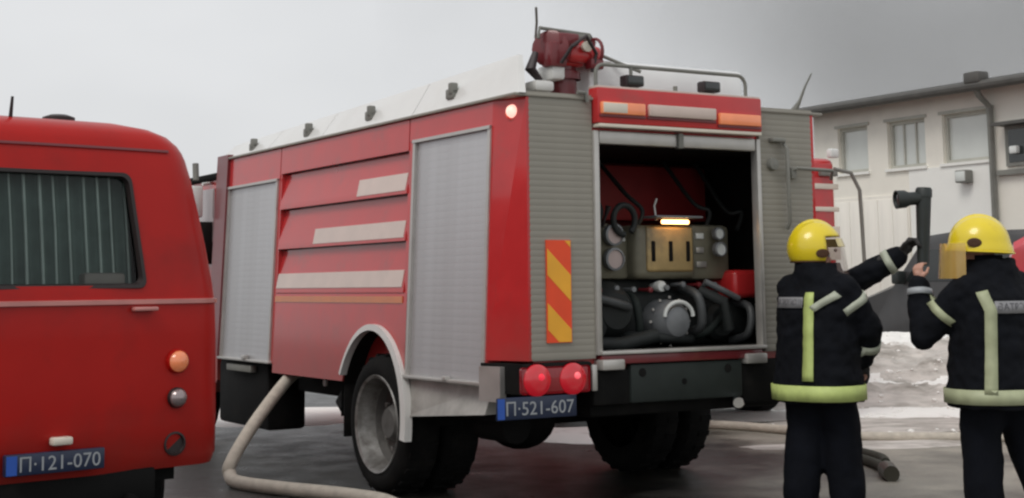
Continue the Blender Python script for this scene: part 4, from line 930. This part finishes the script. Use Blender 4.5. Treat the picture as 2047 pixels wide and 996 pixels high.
    def ringtape(name, a_, c_, t0, wd, rmax, m, tilt=0):
        a_, c_ = Vec(a_), Vec(c_); ax_ = (c_-a_).normalized(); o1 = ax_.orthogonal().normalized(); o2 = ax_.cross(o1); rows = []
        for k in range(28):
            an = 2*pi*k/28; d = o1*cos(an)+o2*sin(an); cc = a_.lerp(c_, t0); pr_ = []
            for s_ in (-.5, .5):
                ct = cc+ax_*wd*s_; h_ = bv.ray_cast(ct+d*rmax, -d, rmax); pr_.append((h_[0] if h_[0] else ct+d*.08)+d*.006)
            rows.append(tuple(pr_))
        tape(name, rows, m, True)
    lin = lambda p0, p1, n_: [(p0[0]+(p1[0]-p0[0])*i/n_, p0[1]+(p1[1]-p0[1])*i/n_) for i in range(n_+1)]
    return dict(P=P, jk=jk, tr=tr, body=body, band=band, vtape=vtape, ringtape=ringtape, on_torso=on_torso, lin=lin, tape=tape, shL=shL, shR=shR, hf=hf, hr=hr, hq=hq, hc=hc, fwd=fwd, rgt=rgt)

def back_text(d, s, a0, a1, z0, z1):
    rows = [(d['on_torso'](a0+(a1-a0)*k/16, z0, .010), d['on_torso'](a0+(a1-a0)*k/16, z1, .010)) for k in range(17)]
    o = d['tape']('back_tape', rows, M['back_tape'])
    me = text_mesh(s, .1, 0); xs = [v.co.x for v in me.vertices]; ys = [v.co.y for v in me.vertices]
    for v in me.vertices:
        fx = (v.co.x-min(xs))/(max(xs)-min(xs)); fy = (v.co.y-min(ys))/(max(ys)-min(ys))
        v.co = d['on_torso'](a0+(a1-a0)*(.04+.92*fx), z0+(z1-z0)*(.16+.68*fy), .0155)
    me.materials.clear(); me.materials.append(M['letter_dark']); inst('back_lettering', me, d['jk'])

def helmet(d, jet=True, tiltx=0, vis='visor_clear', label=''):
    hc, hq = d['hc'], d['hq']; hf, hr = d['hf'], d['hr']
    root = d['P']; NU, NV = 48, 24
    def pt(u, v, s_=1.0):        # u: around from the front, v: 0 crown .. 1 lower rim
        if jet:
            th = v*pi*.66; rx, ry, rz = .160, .188, .182
            low = 1.0
        else:
            th = v*pi*.58; rx, ry, rz = .162, .190, .180
        x = rx*sin(th)*sin(u); y = ry*sin(th)*cos(u); z = rz*cos(th)
        if not jet:   # brim flares and dips to the back
            fl = max(0, v-.82)/.18; x *= 1+.10*fl; y *= 1+.14*fl; z += .012*cos(u)*fl
        ridge = (.016*math.exp(-(x/.018)**2)+.007*math.exp(-((abs(x)-.062)/.012)**2))*max(0, cos(th)) if th < pi/2 else 0
        return hc+Vec((0, 0, .045))+hq @ Vec((x*s_, y*s_, (z+ridge)*s_))
    m = MB(); vs = [pt(2*pi*i/NU, j/NV) for j in range(1, NV+1) for i in range(NU)]; crown = len(vs); vs.append(pt(0, 0)); fs = []
    for i in range(NU): fs.append((crown, i, (i+1) % NU))
    for j in range(NV-1):
        for i in range(NU):
            u = (2*pi*(i+.5)/NU+pi) % (2*pi)-pi; v = (j+1.5)/NV
            if jet and abs(u) < 1.42 and v > .55: continue
            fs.append((j*NU+i, j*NU+(i+1) % NU, (j+1)*NU+(i+1) % NU, (j+1)*NU+i))
    h = m.add(vs, fs).build('helmet', M['yellow'], root, 60)
    sl = h.modifiers.new('s', 'SOLIDIFY'); sl.thickness = .008; sl.offset = -1; bake(h)
    h.data.polygons.foreach_set('use_smooth', [True]*len(h.data.polygons))
    rimp = [pt(2*pi*i/NU, 1.0) for i in range(NU) if not (jet and abs((2*pi*i/NU+pi) % (2*pi)-pi) < 1.42)]
    if jet:
        k0 = max(range(len(rimp)), key=lambda q_: (rimp[q_]-rimp[q_-1]).length); rimp = rimp[k0:]+rimp[:k0]
    else: rimp.append(rimp[0])
    MB().tube(rimp, .006, 8).build('rim_edging', M['hole'] if jet else M['yellow'], h)
    for s_ in (-1, 1):          # ear vents
        c = hc+hr*s_*(.152 if jet else .157)+Vec((0, 0, .01 if jet else .055))+hf*(-.005 if jet else .045)
        mm = MB().lathe([(.03, -.03), (.033, .012), (.026, .015), (.001, .012)], (0, 0, 0), (1, 0, 0), 20)
        o = mm.build('ear_vent', M['hole'], h)
        o.data.transform(Matrix.Translation(c) @ hq.to_4x4() @ Matrix.Diagonal((s_, 1.35, .9, 1)))
        k = MB().ball((0, 0, 0), .012, 10).build('rivet', M['hole'], h); k.data.transform(Matrix.Translation(hc+hr*s_*.126+hf*.098+Vec((0, 0, .03 if not jet else .03))))
    # visor: a curved shield in front of the face
    vm = MB(); n_ = 20; rows = []
    z0, z1 = (-.20, .05) if jet else (-.165, .055)
    for j in range(7):
        z = z0+(z1-z0)*j/6; rr = (.178 if jet else .215)+.03*(1-j/6)*(1 if jet else .5)
        rows.append([hc+hq @ Vec((rr*.92*sin(a), rr*cos(a)*1.12, z)) for a in [(-1.15+2.3*i/n_) for i in range(n_+1)]])
    vs = [p_ for r_ in rows for p_ in r_]
    vo = vm.add(vs, [(j*(n_+1)+i, j*(n_+1)+i+1, (j+1)*(n_+1)+i+1, (j+1)*(n_+1)+i) for j in range(6) for i in range(n_)]).build('visor', M[vis], h, 60)
    if jet:
        pk_ = MB(); rows = []
        for j in range(4):
            z = .055+.055*j/3; rr = .186-.02*j/3
            rows.append([hc+hq @ Vec((rr*.9*sin(a), rr*cos(a)*1.1, z)) for a in [(-1.0+2.0*i/n_) for i in range(n_+1)]])
        vs = [p_ for r_ in rows for p_ in r_]
        pk_.add(vs, [(j*(n_+1)+i, j*(n_+1)+i+1, (j+1)*(n_+1)+i+1, (j+1)*(n_+1)+i) for j in range(3) for i in range(n_)]).build('brow_shield', M['pale_shield'], h, 60)
    # neck curtain
    nm = MB(); rows = []
    for j in range(5):
        z = -.02-.035*j; f_ = 1+.10*j/4; rows.append([hc+hq @ Vec((.105*f_*sin(a), .122*f_*cos(a)-.015, z)) for a in [1.1+(2*pi-2.2)*i/24 for i in range(25)]])
    vs = [p_ for r_ in rows for p_ in r_]
    o = nm.add(vs, [(j*25+i, j*25+i+1, (j+1)*25+i+1, (j+1)*25+i) for j in range(4) for i in range(24)]).build('neck_curtain', M['trouser'], root, 60)
    sl = o.modifiers.new('s', 'SOLIDIFY'); sl.thickness = .008; bake(o)
    return h
M['pale_shield'] = mat('pale_brow_shield', (.78, .66, .32), .25, coat=.8)

# --- first: reaching into the pump bay with the left hand, face turned to the right
d1 = firefighter('a', (2.02, 9.75, 0), 'firefighter in jet helmet with smoky visor, raising a dark hand lamp in one glove', R(46), R(82), (.0, -.02, 1.43),
    ((.27, .24, 1.45), (.60, .13, 1.64), (.62, -.15, .75), (-.55, -.7, .3), 1.2), ((.305, -.12, 1.17), (.30, .03, .95), (.0, .25, -1), (-.6, .6, 0), .6),
    ((-.15, .03, 0), (.145, -.02, 0)), (-.015, 0, .92), '', (.0, .02, 1.645), 1.22, True, seed=2)
d1['jk']['label'] = 'dark jacket with bright yellow-green tapes'
L = d1['lin']
d1['band']('hem_tape', .70, .80, M['hivis']); d1['vtape']('back_stripe', L((.33, .83), (.33, 1.40), 14), .06, M['hivis'])
d1['vtape']('yoke_stripe', L((.42, 1.29), (1.1, 1.39), 8), .045, M['hivis_grey'])
d1['ringtape']('sleeve_tape', d1['shR'], (.305, -.12, 1.17), .36, .05, .16, M['hivis_grey'])
d1['ringtape']('cuff_tape', (.305, -.12, 1.17), (.30, .03, .95), .5, .05, .14, M['hivis_grey'])
d1['ringtape']('sleeve_tape', d1['shL'], (.27, .24, 1.45), .22, .05, .16, M['hivis_grey'])
back_text(d1, '\u0412\u0410\u0422\u0420\u041e\u0413\u0410\u0421\u0426\u0418', -.95, .12, 1.30, 1.37)
helmet(d1, True)
d1['ringtape']('sleeve_cuff', (.27, .24, 1.45), (.60, .13, 1.64), .78, .05, .14, M['hivis_grey'])
lampx = thing('hand_lamp', 'dark right-angle hand lamp held up between the two firefighters', 'lamp', (2.02+.735, 9.75+.07, 1.62))
MB().tube([(.0, .0, -.05), (.012, 0, .2), (.022, 0, .41)], [.040, .046, .052], 16).lathe([(.056, .0), (.056, .05), (.046, .065), (.001, .065)], (.024, 0, .41), (.05, 0, 1), 16).build('lamp_body', M['machine_dk'], lampx)
hd_ = MB().lathe([(.044, .0), (.046, .1), (.060, .13), (.063, .19), (.055, .19), (.05, .17), (.001, .17)], (.02, 0, .405), (-1, -.1, -.06), 20).build('lamp_head', M['machine_dk'], lampx)
MB().lathe([(.049, .172), (.03, .18), (.001, .182)], (.02, 0, .405), (-1, -.1, -.06), 20).build('lens', M['glass'], hd_)

# --- second: facing left behind an amber visor, left hand raised
d2 = firefighter('b', (3.025, 9.2, 0), 'firefighter at the right edge in brimmed helmet with amber visor, left hand raised', R(-28), R(-78), (-.02, -.02, 1.43),
    ((-.455, .03, 1.13), (-.445, .10, 1.46), (-.08, .05, 1), (.4, -.6, 0), .9), ((.27, .16, 1.15), (.10, .34, 1.1), (-.8, .5, 0), (0, 0, 1), .6),
    ((-.12, .03, 0), (.29, .05, 0)), (-.015, 0, .92), '', (-.085, .0, 1.645), 1.30, False, seed=6)
L = d2['lin']
d2['band']('hem_tape', .665+.05, .76+.045, M['hivis_pale']); d2['vtape']('back_stripe', L((-.92, .78), (-.86, 1.28), 12)+L((-.90, 1.31), (-1.05, 1.40), 4), .05, M['hivis_pale'])
d2['ringtape']('sleeve_tape', d2['shL'], (-.455, .03, 1.13), .55, .05, .16, M['hivis_pale'])
d2['ringtape']('cuff_tape', (-.455, .03, 1.13), (-.445, .10, 1.46), .8, .04, .13, M['letter'])
back_text(d2, '\u0412\u0410\u0422\u0420\u041e\u0413\u0410\u0421\u0426\u0418', -.78, .95, 1.265, 1.34)
helmet(d2, False, vis='visor')

# ------------------------------------------------------------------ smoke drifting up behind the hall
def smoke(loc, rad, dens):
    t = bmesh.new(); bmesh.ops.create_icosphere(t, subdivisions=4, radius=1)
    b = MB().join(t, Matrix.Diagonal((*rad, 1))); m = bpy.data.materials.new('smoke'); m.use_nodes = True
    N, L_ = m.node_tree.nodes, m.node_tree.links; N.remove(N['Principled BSDF'])
    pv = N.new('ShaderNodeVolumePrincipled'); pv.inputs['Color'].default_value = (.40, .405, .41, 1)
    tc = N.new('ShaderNodeTexCoord'); mp = N.new('ShaderNodeMapping'); mp.inputs['Scale'].default_value = [1/r for r in rad]
    ln = N.new('ShaderNodeVectorMath'); ln.operation = 'LENGTH'; L_.new(tc.outputs['Object'], mp.inputs[0]); L_.new(mp.outputs[0], ln.inputs[0])
    nz_ = N.new('ShaderNodeTexNoise'); nz_.inputs['Scale'].default_value = .055; nz_.inputs['Detail'].default_value = 3; L_.new(tc.outputs['Object'], nz_.inputs['Vector'])
    ad = N.new('ShaderNodeMath'); ad.operation = 'MULTIPLY_ADD'; ad.inputs[1].default_value = 1.6; L_.new(nz_.outputs[0], ad.inputs[0]); L_.new(ln.outputs['Value'], ad.inputs[2])
    mr = N.new('ShaderNodeMapRange'); mr.interpolation_type = 'SMOOTHSTEP'; mr.inputs['From Min'].default_value = 1.78; mr.inputs['From Max'].default_value = .95; mr.inputs['To Max'].default_value = dens
    L_.new(ad.outputs[0], mr.inputs[0]); L_.new(mr.outputs[0], pv.inputs['Density']); L_.new(pv.outputs[0], N['Material Output'].inputs['Volume'])
    o = b.build('smoke', m, None, 0, loc); o['kind'] = 'stuff'; return o
smoke((22, 72, 16), (29, 13, 24), .06)
smoke((15, 52, 8.6), (11, 6, 6.5), .085); smoke((24, 56, 13), (10, 6, 6), .045)
